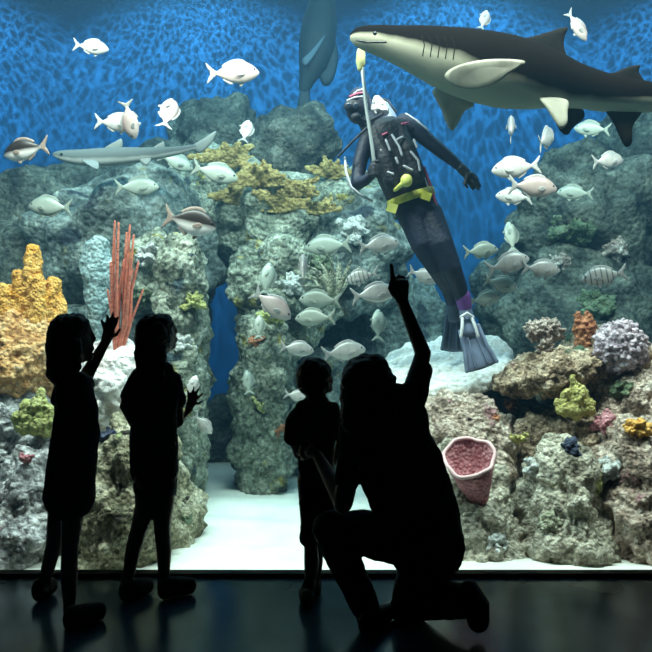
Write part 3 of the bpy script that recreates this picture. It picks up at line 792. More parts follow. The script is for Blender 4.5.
# px, py, length, heading, turn away, distance, kind, label
SHOAL = [

 (91, 47, 34, -5, 10, 6.0, 'silver', 'pale bream swimming higher than any other over the slim pale shark'),
 (116, 123, 42, -3, 5, 5.9, 'silver', 'silver bream whose snout is crossed by an upright bream'),
 (130, 120, 36, -80, 20, 5.8, 'pink', 'upright rosy bream crossing the snout of a level silver bream'),
 (168, 113, 36, 84, 35, 6.0, 'pink', 'rosy bream hanging head up above the tail of the slim shark'),
 (233, 73, 52, 4, 8, 5.8, 'pink', 'rosy white bream alone in open blue water well above the weedy rock'),
 (246, 131, 26, 80, 30, 6.3, 'silver', 'pale bream hanging upright just over the tan soft corals'),
 (26, 150, 50, 188, 15, 5.6, 'dark', 'brown backed bream at the frame edge with its pale tail toward the slim shark'),
 (137, 187, 42, 3, 12, 6.2, 'green', 'greenish bream under the belly of the slim pale shark'),
 (190, 222, 52, -12, 10, 5.5, 'dark', 'bream with a dark brown back and white throat, level with the red sea whips', 'breams swimming in the tank', 1.2),
 (215, 173, 46, -14, 10, 6.2, 'green', 'greenish bream nosing toward the tan soft corals'),
 (176, 162, 34, -20, 20, 6.7, 'green', 'dim bream just beyond the tail of the slim pale shark'),
 (50, 207, 46, 176, 10, 6.0, 'green', 'dim greenish bream in front of the dark reef shoulder'),
 (511, 128, 26, 72, 50, 6.1, 'silver', 'pale bream under the shark belly, seen nearly head on'),
 (546, 139, 30, 40, 50, 6.2, 'silver', 'pale bream tucked below the pelvic fins of the large shark'),
 (592, 129, 32, 170, 25, 6.6, 'green', 'dim round bream below the thin hind part of the large shark'),
 (516, 168, 48, 186, 8, 5.8, 'silver', 'silver bream heading for the open hand of the diver'),
 (533, 187, 50, -4, 8, 5.7, 'pink', 'rosy grey bream overlapping the bream that heads for the diver hand'),
 (514, 197, 36, 174, 10, 6.1, 'silver', 'white bream half hidden under the rosy grey bream'),
 (608, 161, 36, 8, 20, 6.1, 'silver', 'pale bream beside the anal fin of the large shark'),
 (575, 193, 34, 175, 15, 6.6, 'green', 'dim greenish bream in front of the far blue reef face'),
 (511, 237, 32, 94, 20, 6.1, 'green', 'bream hanging upright over the shoal beside the diver legs'),
 (481, 251, 36, 6, 12, 6.0, 'green', 'dark edged greenish bream nearest to the diver thigh'),
 (508, 264, 46, 16, 8, 5.8, 'silver', 'silver bream in the middle of the tight shoal, nose up'),
 (541, 269, 40, -4, 8, 5.8, 'silver', 'silver bream leading the tight shoal away from the diver'),
 (501, 284, 36, -14, 12, 5.9, 'green', 'grey bream with nose down under the tight shoal'),
 (485, 299, 34, 10, 12, 5.9, 'green', 'grey bream lowest in the tight shoal, just above the front swim fin'),
 (604, 276, 44, 190, 8, 5.7, 'barred', 'barred silver bream alone above the purple brain coral'),
 (328, 246, 46, 184, 10, 6.3, 'green', 'greenish bream level with the diver belt in front of the reef'),
 (379, 245, 42, 8, 10, 5.9, 'silver', 'silver bream just above the pointing finger'),
 (303, 269, 30, 92, 45, 5.7, 'silver', 'narrow bream seen end on between two greenish breams'),
 (267, 279, 34, 82, 15, 6.2, 'green', 'pale green bream hanging upright at the edge of the blue passage'),
 (272, 305, 46, -36, 8, 5.9, 'pink', 'rosy bream diving at a slant above the small boy'),
 (259, 327, 24, 90, 20, 5.75, 'green', 'small pale oval bream upright beside the blue passage'),
 (320, 300, 42, 178, 10, 5.7, 'green', 'upper of two stacked pale green breams in front of the twiggy coral'),
 (315, 318, 40, 182, 10, 5.55, 'green', 'lower of two stacked pale green breams in front of the twiggy coral'),
 (362, 277, 34, 194, 10, 5.7, 'barred', 'barred bream facing away from the pointing finger'),
 (374, 294, 46, 8, 8, 5.6, 'silver', 'pale bream half covered by the pointing hand'),
 (378, 325, 32, 88, 20, 5.9, 'green', 'pale oval bream hanging upright beside the raised forearm'),
 (424, 276, 34, -18, 10, 6.0, 'silver', 'white bream passing behind the diver knee'),
 (297, 349, 34, -8, 12, 5.7, 'silver', 'slim white bream just above the hair of the small boy'),
 (344, 352, 44, 8, 8, 5.7, 'silver', 'silver bream between the heads of the boy and the woman'),
 (248, 382, 24, 98, 20, 5.9, 'green', 'small pale bream upright low beside the middle rock column'),
 (297, 396, 26, -10, 10, 5.6, 'silver', 'white bream whose tail shows beside the neck of the boy'),
 (192, 386, 22, 70, 25, 5.2, 'silver', 'small white bream above the open hand of the long haired girl'),
 (203, 424, 26, -50, 15, 5.3, 'silver', 'small white bream under the open hand of the long haired girl'),
 (484, 20, 24, 70, 20, 6.8, 'pink', 'small rosy bream over the back of the large shark'),
 (577, 26, 34, -50, 15, 6.2, 'pink', 'rosy bream behind the dorsal fin of the large shark'),
]
for r in SHOAL: bream(*r)

# ------------------------------------------------------------------ corals and sponges
def coral_mat(name, c0, c1, sscale=40, speck=.4): return rock_mat(name, [c0, tuple((a + b) / 2 for a, b in zip(c0, c1)), c1], 9, speck, sscale, .8)
M['yel'] = coral_mat('yellow_sponge', (.78, .34, .05), (.98, .57, .18), 60, .25)
M['lemon'] = coral_mat('lemon_sponge', (.38, .33, .09), (.72, .64, .26), 55, .4)
M['lime'] = coral_mat('yellow_green_sponge', (.34, .35, .10), (.62, .62, .28), 50, .35)
M['red'] = plain('red_sea_whip', (.66, .20, .13), .8, bump=.5, bscale=80, var=.3, vscale=30)
M['rust'] = coral_mat('rust_sponge', (.30, .10, .05), (.58, .26, .14), 40, .4)
M['pinkv'] = coral_mat('pink_sponge', (.44, .14, .17), (.70, .34, .36), 55, .35)
M['pinkrim'] = plain('pale_pink_rim', (.80, .52, .52), .8)
M['purp'] = coral_mat('purple_grey_coral', (.28, .21, .25), (.78, .65, .70), 45, .6)
M['frill'] = coral_mat('pinkish_tan_coral', (.30, .20, .17), (.76, .64, .56), 60, .6)
M['tan'] = coral_mat('tan_soft_coral', (.26, .18, .06), (.60, .47, .20), 40, .4)
M['twig'] = coral_mat('pale_twig_coral', (.30, .30, .20), (.62, .60, .46), 60, .4)
M['fan'] = coral_mat('pale_teal_fan', (.22, .32, .34), (.46, .58, .58), 40, .3)
M['blue_s'] = coral_mat('dark_blue_sponge', (.03, .035, .06), (.10, .12, .18), 40, .4)
M['white_s'] = coral_mat('pale_grey_coral', (.45, .46, .44), (.78, .78, .74), 50, .4)
M['green_s'] = coral_mat('mossy_green_coral', (.07, .10, .06), (.22, .26, .16), 45, .5)
random.seed(4)

def T(b, D, pts, rad, n=10):
    k = D / F
    b.tube([P(p[0], p[1], D) + Vector((0, p[2] if len(p) > 2 else 0, 0)) for p in pts], [r * k for r in rad] if isinstance(rad, list) else rad * k, n)

# yellow finger sponge
D = 5.5; o0 = P(38, 318, D); t = empty('finger_sponge', o0, 'tall yellow orange finger sponge on the tan rock at the frame edge', 'sponge')
for pts, rad in (([(34, 330), (33, 300), (32, 272), (33, 252)], [14, 12, 9.5, 8]), ([(24, 330), (21, 300), (20, 276)], [12, 9, 7]),
                 ([(46, 330), (50, 305), (53, 285)], [13, 10, 8]), ([(40, 325, -.06), (43, 300, -.07), (42, 282, -.07)], [11, 9, 7]), ([(12, 330), (8, 300), (6, 290)], [12, 10, 8]),
                 ([(55, 330), (60, 312), (59, 300)], [10, 8, 6])):
    b = Blob(o0); T(b, D, pts, rad, 14); b.build('finger', M['yel'], t, voxel=.012, smooth=2, disp=(.05, .05))
# red sea whips
D = 5.05; o0 = P(118, 352, D); t = empty('sea_whip', o0, 'cluster of tall thin red sea whips on the pale rock between the girls', 'coral')
for i, (x, y, mid) in enumerate([(116, 222, 113), (120, 224, 118), (125, 232, 122), (131, 226, 127), (135, 236, 130), (113, 236, 111), (128, 248, 125), (138, 262, 131), (109, 262, 110), (123, 260, 119), (133, 270, 127), (106, 290, 109), (143, 290, 134)]):
    b = Blob(o0); j = random.uniform(-.05, .05)
    T(b, D, [(119 + random.uniform(-4, 4), 356), (118 + (mid - 118) * .8 + random.uniform(-2, 2), 325, j * .4), (mid, 290, j), ((mid + x) / 2, (290 + y) / 2, j), (x, y, j)] if y < 285 else [(118, 356), (118 + (mid - 118) * .6, 330, j), (x, y, j)],
      [1.9, 1.8, 1.6, 1.5, 1.0] if y < 285 else [1.7, 1.4, 1.0], 8)
    b.build('whip', M['red'], t)
# pale teal fan sponge behind the whips
D = 5.9; o0 = P(98, 310, D); t = empty('fan_sponge', o0, 'pale teal upright fan sponge beside the red sea whips', 'sponge')
b = Blob(o0)
T(b, D, [(98, 330), (97, 300), (96, 270), (98, 245)], [7, 12, 15, 10]); T(b, D, [(92, 290), (88, 262), (90, 246)], [8, 9, 6]); T(b, D, [(103, 300), (108, 275), (106, 252)], [8, 8, 5])
b.build('blade', M['fan'], t, voxel=.014, smooth=2, disp=(.06, .08))
b = Blob(o0); T(b, D, [(98, 350), (98, 325)], [5, 6]); b.build('stalk', M['fan'], t)
# yellow green lumpy sponge by the girl
def lumps(name, label, D, cat, mat, pts, origin, vox=.01, disp=(.06, .05), group=None):
    b = Blob(P(*origin, D))
    for p, r in pts: T(b, D, p, r, 12)
    o = b.build(name, M[mat], None, P(*origin, D), vox, 2, disp=disp); tag(o, label, cat, group)
    return o
lumps('lumpy_sponge', 'yellow green lumpy sponge beside the back of the girl in the dress', 4.72, 'sponge', 'lime',
      [([(28, 425), (27, 408)], [9, 7]), ([(38, 425), (40, 402), (41, 394)], [11, 8, 4]), ([(48, 424), (50, 410)], [8, 6]), ([(20, 424), (16, 415)], [7, 5]), ([(25, 428), (48, 428)], 8)], (36, 430))
lumps('lumpy_sponge', 'bright yellow lumpy sponge standing on the brown rocks near the purple coral', 4.95, 'sponge', 'lemon',
      [([(567, 408), (566, 394)], [7, 4.5]), ([(575, 410), (575, 390), (573.5, 377)], [10, 6, 2.8]), ([(583, 408), (586, 393)], [6.5, 4]), ([(561, 408), (557, 401)], [5, 3.5]), ([(590, 408), (592, 401)], [5, 3]), ([(578, 398, -.05), (581, 386, -.05)], [4, 2.5]), ([(563, 410), (588, 410)], 7)], (574, 414))
# pink vase sponge
D = min(4.6, hit(476, 470)[0].y - .16); o0 = P(476, 495, D); vs = empty('vase_sponge', o0, 'pink cup shaped vase sponge in front of the pinkish rock shelf', 'sponge')
def vase():
    k = D / F; top = P(469, 457, D); bot = P(480, 500, D) + Vector((0, .07, 0))
    ax = (top - bot).normalized(); ax = (ax + Vector((0, -.50, 0))).normalized()
    u = Vector((1, 0, .04)); u = (u - ax * u.dot(ax)).normalized(); v = ax.cross(u)
    n = 40; rings = []
    def ring(c, r, wob, rise):
        out = []
        for j in range(n):
            a = 2 * PI * j / n
            q = 1 + wob * (.022 * math.sin(3 * a + 1) + .03 * math.sin(5 * a) + .02 * math.sin(9 * a + 2))
            out.append(c + (u * math.cos(a) + v * math.sin(a)) * (r * k * q) + ax * (rise * k * math.sin(4 * a)))
        return out
    for s, r in ((0, 11), (.18, 14), (.4, 17.5), (.6, 20), (.8, 23.5), (1., 26.5)): rings.append(ring(bot.lerp(top, s), r, s, s * 1.2))
    b = Blob(o0); inner = []
    for s, r in ((1., 24), (.85, 20.5), (.68, 16.5), (.5, 11), (.42, 4)): inner.append(ring(bot.lerp(top, s), r, s, s * 1.2))
    b.ring_loft(rings + inner); b.build('cup', M['pinkv'], vs)
    rim = Blob(o0); c = ring(top, 25, 1, 1.2); m2 = len(c)
    bm = [Vector(p) for p in c]
    rr = []
    for j in range(m2):
        p = bm[j]; o = (p - top).normalized()
        rr.append([p + (o * math.cos(q) + ax * math.sin(q)) * (2.0 * k) for q in (2 * PI * i / 8 for i in range(8))])
    rr.append(rr[0]); rim.ring_loft(rr, False); rim.build('rim', M['pinkrim'], vs)
vase()
# round corals and small growths on the rocks of the woman side
def bump_coral(label, px, py, D, r, mat, seed, name='brain_coral', cat='coral', sub=5, am=.05, fr=22, squash=1.):
    vs_, fs = ICO[sub]; c = P(px, py, D); k = D / F; out = []
    for v in vs_:
        p = Vector((v.x, v.y, v.z * squash)) * (r * k)
        h = am * (.4 - noise.voronoi(p * fr + Vector((seed, seed, 0)))[0][0]) + (.12 if sub > 5 else .5) * r * k * noise.noise(v * 1.8 + Vector((seed, 0, 0)))
        out.append(p + v * h)
    me = bpy.data.meshes.new(name); me.from_pydata(out, [], fs)
    return tag(link(name, me, M[mat], None, c), label, cat)
bump_coral('round purple grey brain coral on the pitted brown rock', 620, 347, 5.15, 27, 'purp', 3, sub=6)
lumps('frilled_coral', 'pinkish tan frilled coral head on a stalk above the rock arch', 5.35, 'coral', 'frill',
      [([(545, 352), (545, 338)], [7, 9]), ([(533, 334), (545, 330), (556, 332)], [6, 8, 7]), ([(538, 326), (552, 324)], 6), ([(530, 330), (533, 326)], 5), ([(557, 328), (558, 336)], 5)], (545, 350), .009, (.10, .025))
lumps('upright_sponge', 'rust brown upright sponge between the frilled coral and the purple coral', 5.3, 'sponge', 'rust',
      [([(584, 345), (581, 328), (578, 316)], [8, 7, 4]), ([(588, 344), (590, 326), (588, 314)], [7, 6, 3.5]), ([(580, 340), (575, 330)], [5, 3])], (584, 346), .009, (.06, .03))
lumps('twig_coral', 'dense twiggy pale coral bush behind the stacked greenish breams', 6.25, 'coral', 'twig',
      [([(332 + 3 * math.cos(a), 300 + 3 * math.sin(a), 0), (332 + 17 * math.cos(a) * f, 286 - 17 * abs(math.sin(a)) * f + 14 * (1 - f), .12 * math.sin(7 * a)), (332 + 30 * math.cos(a + .2) * f, 282 - 25 * math.sin(a + .15) * f, .2 * math.sin(7 * a))], [2.6, 1.8, 1.1])
       for a, f in [(.1 + i * .16, .7 + .45 * ((i * 7) % 5) / 4) for i in range(21)]], (332, 302), .009, None)

def growth(label, px, py, r, mat, seed, name='small_coral', cat='coral', kind='bump'):
    h_ = hit(px, py)
    if not h_: return
    p, n, t_ = h_; D = p.y
    if kind == 'bump':
        o = bump_coral(label, px, py, D, r, mat, seed, name, cat, 5, .055, 20, .8); o.location = p - n.normalized() * (.45 * r * D / F)
    elif kind == 'fingers':
        rnd = random.Random(seed); b = Blob(p); k = D / F
        for i in range(9):
            a = 2 * PI * i / 9 + rnd.random(); sp_ = rnd.uniform(.3, 1)
            e = p + Vector((math.cos(a) * r * sp_, -abs(math.sin(a)) * r * .5 * sp_, r * rnd.uniform(.5, 1.15))) * k
            b.tube([p + Vector((0, .03, -r * .3 * k)), p.lerp(e, .55) + Vector((0, 0, .1 * r * k)), e], [r * .22 * k, r * .2 * k, r * .13 * k], 9)
        o = b.build(name, M[mat], None, p, max(.007, r * k * .07), 1, disp=(.04, .04)); tag(o, label, cat)
    elif kind == 'leaves':
        rnd = random.Random(seed); b = Blob(p); k = D / F
        for i in range(11):
            a = PI * (.05 + .9 * i / 10) + rnd.uniform(-.15, .15); L_ = r * rnd.uniform(.9, 1.6)
            e = p + Vector((math.cos(a) * L_, -rnd.uniform(.1, .8) * r, math.sin(a) * L_ * .75)) * k
            b.tube([p, p.lerp(e, .55) + Vector((0, -.1 * r * k, .12 * r * k)), e], [(.12 * r * k, .07 * r * k), (.26 * r * k, .08 * r * k), (.14 * r * k, .05 * r * k)], 10, True, (rnd.uniform(-.5, .5), 1, rnd.uniform(-.4, .4)))
        o = b.build(name, M[mat], None, p, max(.010, r * k * .06), 1, disp=(.05, .06)); tag(o, label, cat)
    return o
growth('small yellow cup coral on the pale granular mound', 517, 444, 11, 'lemon', 2, 'cup_coral', kind='fingers')
growth('dark blue sponge patch on the brown rock mass', 574, 447, 12, 'blue_s', 3, 'encrusting_sponge', 'sponge')
growth('orange sponge knob on the rock shelf above the yellow cup coral', 511, 404, 8, 'rust', 4, 'encrusting_sponge', 'sponge')
growth('second smaller orange sponge knob below the white ledge', 497, 418, 6, 'rust', 5, 'encrusting_sponge', 'sponge')
growth('pale teal coral tuft inside the small cave', 540, 394, 13, 'fan', 6, 'tuft_coral', kind='fingers')
growth('yellow orange sponge at the frame edge under the pink boulder top', 636, 428, 11, 'yel', 7, 'encrusting_sponge', 'sponge')
growth('mossy green patch on the boulder under the purple coral', 622, 392, 12, 'green_s', 8, 'mossy_coral')
growth('pale coral knob low on the boulder by the frame edge', 612, 470, 15, 'white_s', 9, 'knob_coral')
growth('pale coral knob between the two granular mounds', 538, 470, 15, 'white_s', 10, 'knob_coral')
growth('greenish yellow coral crust low on the pale granular mound', 548, 518, 12, 'twig', 11, 'crust_coral')
growth('pink coral crust on the brown rock mass by the lumpy sponge', 604, 424, 14, 'pinkv', 12, 'crust_coral')
growth('pale coral knob on the green grey mound near the window', 496, 540, 14, 'white_s', 13, 'knob_coral')
growth('red pink coral tuft low on the rubble rock', 26, 464, 10, 'pinkv', 14, 'tuft_coral', kind='fingers')
growth('white coral knob topping the rubble rock', 62, 452, 14, 'white_s', 15, 'knob_coral')
growth('dark mossy lump on the pale rock', 112, 432, 12, 'blue_s', 16, 'mossy_coral')
growth('small green lump on the olive mound', 188, 520, 7, 'green_s', 17, 'mossy_coral')
growth('yellow coral tuft low on the middle rock column', 262, 410, 11, 'lime', 18, 'tuft_coral', kind='fingers')
growth('orange brown coral knob on the middle rock column beside the passage', 256, 342, 8, 'rust', 19, 'knob_coral')
growth('tan coral knob low on the middle rock column by the boy', 280, 428, 9, 'rust', 20, 'knob_coral')
for i, (x, y, r, lab) in enumerate([(228, 168, 24, 'tan leafy soft coral topping the weedy rock'), (262, 186, 24, 'tan leafy soft coral in the gap under the rock hump'),
        (298, 196, 20, 'tan leafy soft coral below the dark rock hump'), (236, 204, 20, 'tan leafy soft coral on the weedy rock face'), (278, 212, 22, 'tan leafy soft coral low on the upper boulder'),
        (318, 214, 16, 'tan leafy soft coral on the pale green boulder'), (330, 178, 18, 'tan leafy soft coral behind the forearm of the diver')]):
    growth(lab, x, y, r, 'tan', 30 + i, 'soft_coral', kind='leaves')
for i, (x, y, r, m_, lab) in enumerate([(150, 258, 16, 'white_s', 'pale coral crust on the round boulder behind the sea whips'), (146, 300, 13, 'green_s', 'green coral crust at the foot of the round boulder'),
        (292, 282, 17, 'white_s', 'pale coral crust on the bulging boulder'), (268, 318, 13, 'lime', 'yellowish coral crust on the bulging boulder'), (352, 232, 17, 'white_s', 'pale coral crust on the reef boulder near the diver vest'),
        (318, 262, 13, 'green_s', 'green coral crust behind the greenish bream'), (184, 342, 12, 'white_s', 'pale coral crust on the tall rock pillar'), (196, 300, 13, 'lime', 'yellowish coral crust near the top of the tall pillar'),
        (574, 232, 20, 'green_s', 'green coral crust on the far blue reef face'), (614, 250, 14, 'frill', 'brownish coral crust above the barred bream'), (600, 300, 20, 'green_s', 'green coral crust on the lower blue reef face'),
        (560, 262, 13, 'frill', 'brownish coral crust behind the leading bream')]):
    growth(lab, x, y, r, m_, 50 + i, 'crust_coral')
# ------------------------------------------------------------------ the diver
DV = 5.45
g = Fig(DV, 'diver in a black wetsuit with a yellow green belt feeding the shark from a pole', 420)
g.o = P(415, 215, DV); g.root.location = g.o
b = g.blob()
b.b((357, 107, 0), (11, 13, 17)); b.b((354, 111, -.03), (8, 9, 10))
b.t([(362, 118, 0), (374, 132, 0)], [7, 9])
b.t([(384, 135, 0), (396, 165, 0), (410, 198, 0)], [(21, 15), (20, 15), (21, 15)])
b.t([(404, 122, 0), (420, 134, -.04), (436, 147, -.07), (452, 160, -.09), (462, 169, -.1)], [9, 8, 7, 5.8, 4.2])
b.t([(368, 136, -.02), (360, 162, -.06), (357, 184, -.12)], [8.5, 7.5, 6.5]); b.t([(357, 184, -.12), (366, 180, -.18), (374, 172, -.22)], [6.5, 5.4, 4.2])
b.t([(412, 200, 0), (420, 216, 0)], [(22, 16), (22, 16)])
b.t([(412, 214, 0), (424, 245, -.05), (437, 268, -.03), (449, 288, .10), (452, 304, .16)], [15, 13, 10, 8.5, 5.5])
b.t([(428, 214, 0), (441, 245, -.08), (451, 268, -.08), (459, 288, 0), (465, 308, .04)], [15, 13, 10.5, 8.5, 5.5])
b.build('body', M['wetsuit'], g.root, voxel=.009, smooth=4)
# gloves: open hand held out, closed hand on the pole
h = g.blob(); h.t([(461, 168, -.1), (466, 173, -.1)], [5, 5]); person_hand(h, (464, 171, -.1), (468.5, 176, -.105), 5.2,
    [[(470, 173, -.1), (475, 176, -.1), (478, 180, -.1)], [(471.5, 176, -.11), (476, 180, -.11), (480, 186, -.11)], [(470.5, 179, -.12), (474.5, 184, -.12), (478.5, 189, -.12)],
     [(468, 181, -.12), (471, 185.5, -.12), (473, 189, -.12)], [(466, 179, -.13), (465, 184, -.14), (467, 187, -.14)]], 1.75)
h.build('glove', M['vest'], g.root, voxel=.006, smooth=2)
h = g.blob(); h.t([(366, 180, -.18), (371, 175, -.2)], [5, 5.2]); h.b((374, 170, -.225), (6, 6, 7))
for i in range(4): h.t([(370.5, 165.5 + 3 * i, -.235), (374, 165 + 3 * i, -.265), (378.5, 166 + 3 * i, -.245), (377, 168 + 3 * i, -.225)], [1.9, 1.9, 1.8, 1.6], 8)
h.t([(371, 166, -.24), (374.5, 161.5, -.255), (378, 161, -.25)], [2, 1.9, 1.6], 8)
h.build('glove', M['vest'], g.root, voxel=.006, smooth=2)
# hood with pink and white stripes, mask, regulator
h = g.blob(); h.b((359, 105, .01), (12.5, 14, 18)); h.t([(363, 114, .02), (370, 126, .02)], [9, 10]); ho = h.build('hood', M['wetsuit'], g.root, voxel=.008, smooth=3)
for y0, x0, x1, mm in ((93.5, 350, 364, 'pink'), (97.5, 347.5, 362, 'strap_grey'), (90.5, 354, 363, 'strap_grey')):
    s = g.blob(); s.t([(x0, y0 + 3, -.055), ((x0 + x1) / 2, y0, -.098), (x1, y0 - 1, -.075)], 1.05, 8); s.build('stripe', M[mm], ho)
m_ = g.blob(); m_.b((352.5, 106, -.075), (8.5, 5, 6.5)); mo = m_.build('mask', M['vest'], g.root)
for x in (348.8, 356): l_ = g.blob(); l_.b((x, 106, -.105), (3, 1.4, 3.8)); l_.build('lens', M['lens'], mo)
r_ = g.blob(); r_.b((356, 117.5, -.10), (5.5, 6, 4.5)); ro = r_.build('regulator', M['vest'], g.root)
s = g.blob(); s.t([(360, 118, -.10), (368, 122, -.10), (378, 116, -.02), (384, 112, .06)], 1.3, 8); s.build('hose', M['vest'], ro)
s = g.blob(); s.t([(372, 101, .08), (380, 98, .05), (388, 101, .02), (396, 112, .03)], 1.1, 8); s.build('hose', M['vest'], ro)
# white hood bag / bubbles burst behind the head are pale: the first stage and its white cover
w_ = g.blob(); w_.b((379, 105, .06), (7.5, 6, 7)); w_.b((374, 110, .05), (5, 5, 5)); w_.b((384, 110, .06), (4.5, 5, 5)); w_.b((377, 99, .06), (4, 4, 3))
w_.build('valve_cover', M['white_plastic'], g.root, voxel=.008, smooth=1, disp=(.05, .03))
a_ = g.blob(); a_.t([(381, 112, .20), (396, 150, .20), (408, 185, .20)], [13, 14, 13], 24); a_.build('air_tank', M['fin_grey'], g.root)
# vest with pockets, buckles, webbing and pale bits standing in for highlights
v = g.blob(); v.t([(386, 134, -.01), (397, 165, -.015), (408, 190, -.01)], [(23, 17), (24, 18), (24, 17)], 24)
v.t([(374, 131, -.06), (385, 158, -.12), (392, 182, -.12)], [7, 8, 8]); v.t([(398, 124, -.05), (408, 150, -.11), (416, 176, -.11)], [7, 8, 8])
vo = v.build('vest', M['vest'], g.root, voxel=.010, smooth=3)
for pts, mm in (([(392, 135, -.145), (399, 146, -.165), (402, 155, -.172)], 'strap_grey'), ([(396, 140, -.155), (403, 137, -.15)], 'strap_grey'), ([(411, 152, -.17), (418, 160, -.165), (420, 170, -.165)], 'strap_grey'),
                ([(402, 124, -.10), (408, 123, -.10)], 'pink'), ([(404, 166, -.175), (412, 170, -.175)], 'strap_grey'), ([(386, 140, -.14), (390, 150, -.155)], 'strap_grey'), ([(381, 150, -.15), (384, 153, -.155)], 'strap_grey'), ([(396, 158, -.175), (398, 163, -.175)], 'strap_grey'), ([(388, 172, -.17), (393, 174, -.175)], 'strap_grey'), ([(414, 140, -.15), (417, 147, -.155)], 'strap_grey'), ([(383, 135, -.13), (387, 133, -.13)], 'pink')):
    s = g.blob(); s.t(pts, 1.25, 8); s.build('buckle_highlight', M[mm], vo)
# white piping down the sleeve, pale hose round the other arm, pink side stripe
for pts, mm, nm, r in (([(406, 114, -.03), (416, 120, -.05), (428, 130, -.09)], 'strap_grey', 'sleeve_piping', 1.1), ([(345, 158, -.13), (346, 172, -.16), (351, 187, -.19), (360, 195, -.17), (372, 201, -.1)], 'strap_grey', 'pale_hose', 1.3),
                   ([(424, 168, -.06), (429.5, 183, -.06), (434, 198, -.06), (439, 214, -.05)], 'pink', 'side_stripe', 1.6), ([(424.5, 178, -.085), (429, 190, -.09)], 'strap_grey', 'side_stripe', 1.0)):
    s = g.blob(); s.t(pts, r, 8); s.build(nm, M[mm], g.root)
# weight belt
bl = g.blob(); rings = []
k = g.k; ca = g.q(411, 198, 0); ax = Vector((.33, 0, -1)).normalized(); u = Vector((1, 0, .33)).normalized()
for hh, rr in ((-3.8 * k, 23.2), (-3.8 * k, 24.6), (3.8 * k, 24.6), (3.8 * k, 23.2)):
    rings.append([ca + ax * hh + u * (math.cos(q) * rr * k) + Vector((0, math.sin(q) * (rr - 5.2) * k, 0)) for q in (2 * PI * j / 40 for j in range(40))])
rings.append(rings[0]); bl.ring_loft(rings, False); bo_ = bl.build('belt', M['belt'], g.root)
s = g.blob(); s.box(g.q(392, 208, -.125), (.034, .014, .03), Matrix.Rotation(.33, 3, 'Y')); s.build('weight', M['yellow'], bo_, flat=True)
s = g.blob(); s.box(g.q(426, 196, -.125), (.034, .012, .028), Matrix.Rotation(.33, 3, 'Y')); s.build('weight', M['belt'], bo_, flat=True)
# yellow spare regulator
s = g.blob(); s.t([(395, 190, -.15), (401, 185, -.17)], [2.0, 2.6], 10); s.b((406.5, 180.5, -.175), (6, 4, 6.5)); s.build('spare_regulator', M['yellow'], g.root, voxel=.006, smooth=2)
# ankle band, fins
s = g.blob(); s.t([(462.5, 296, .02), (465, 307, .035)], [8.2, 7], 18); s.build('ankle_band', M['purple'], g.root)
def swim_fin(ankle, toe, tip, w0, w1, mat, dd0, dd1):
    t = g.blob(); t.t([ankle + (dd0,), toe + ((dd0 + dd1) / 2,)], [(6.2, 6), (9, 5.5)], 16)
    fo = t.build('swim_fin', M[mat], g.root, voxel=.008, smooth=2)
    A = Vector((toe[0], toe[1])); B = Vector((tip[0], tip[1])); d_ = (B - A).normalized(); n_ = Vector((-d_.y, d_.x))
    Ln = (B - A).length
    def e(s_, w): p = A + d_ * (Ln * s_) + n_ * w; return g.q(p.x, p.y, (dd0 + dd1) / 2 + (dd1 - dd0) * .5 * s_)
    outl = [e(-.15, -w0 * .8), e(.2, -w0), e(.6, -(w0 + w1) / 2), e(.93, -w1), e(1.0, -w1 * .8), e(1.03, 0), (e(1.0, w1 * .8)), e(.93, w1), e(.6, (w0 + w1) / 2), e(.2, w0), e(-.15, w0 * .8)]
    fin(outl, .022, (0, 1, .2), g.o).build('blade', M[mat], fo)
    for sgn in (-1, 1):
        r = g.blob(); r.tube([e(-.1, sgn * w0 * .85) + Vector((0, -.012, 0)), e(.4, sgn * w0 * .95) + Vector((0, -.012, 0)), e(.95, sgn * w1 * .92) + Vector((0, -.012, 0))], .014, 8); r.build('side_rail', M[mat], fo)
    for sgn in (-.35, .35):
        r = g.blob(); r.tube([e(.1, sgn * w0) + Vector((0, -.013, 0)), e(.9, sgn * w1 * 1.1) + Vector((0, -.013, 0))], .007, 8); r.build('rib', M[mat], fo)
    return fo
swim_fin((452, 302), (454, 318), (452, 351), 8.5, 11, 'fin_dark', .16, .22)
f2 = swim_fin((465, 308), (470, 332), (482, 368), 11.5, 17, 'fin_grey', .04, -.06)
for x0, x1 in ((462.5, 461), (471, 478)):
    s = g.blob(); s.t([(x0, 316, -.03), ((x0 + x1) / 2 + .5, 326, -.055), (x1, 336, -.06)], 1.6, 8); s.build('foot_strap', M['white_plastic'], f2)
s = g.blob(); s.t([(461, 317, -.03), (467, 313, -.05), (473, 317, -.03)], 1.5, 8); s.build('foot_strap', M['white_plastic'], f2)
# things in the diver hands
p0 = g.q(361.5, 66, -.235); o = Blob(p0); o.tube([g.q(361.5, 62, -.235), g.q(366, 105, -.24), g.q(372, 145, -.247), g.q(375.5, 174, -.247)], .0125, 12)
tag(o.build('feeding_pole', M['steel'], None, p0), 'pale metal pole running from the bait down to the gripping hand of the diver', 'pole')
p0 = g.q(361, 60, -.235); o = Blob(p0); o.tube([g.q(362.5, 44, -.235), g.q(361, 52, -.235), g.q(360.5, 62, -.235), g.q(360.5, 69, -.235)], [(2.2 * k, .012), (4.2 * k, .022), (4.6 * k, .024), (3 * k, .016)], 16)
tag(o.build('bait_fish', M['bait'], None, p0), 'greenish bait fish held at the shark mouth on the pole', 'bait')
p0 = g.q(353, 142, -.14); o = Blob(p0); o.tube([g.q(338, 157, -.15), g.q(352, 142, -.18), g.q(367, 127.5, -.195)], .008, 10)
tag(o.build('prodding_stick', M['vest'], None, p0), 'short dark stick slanting across the diver shoulder behind the pole', 'stick')
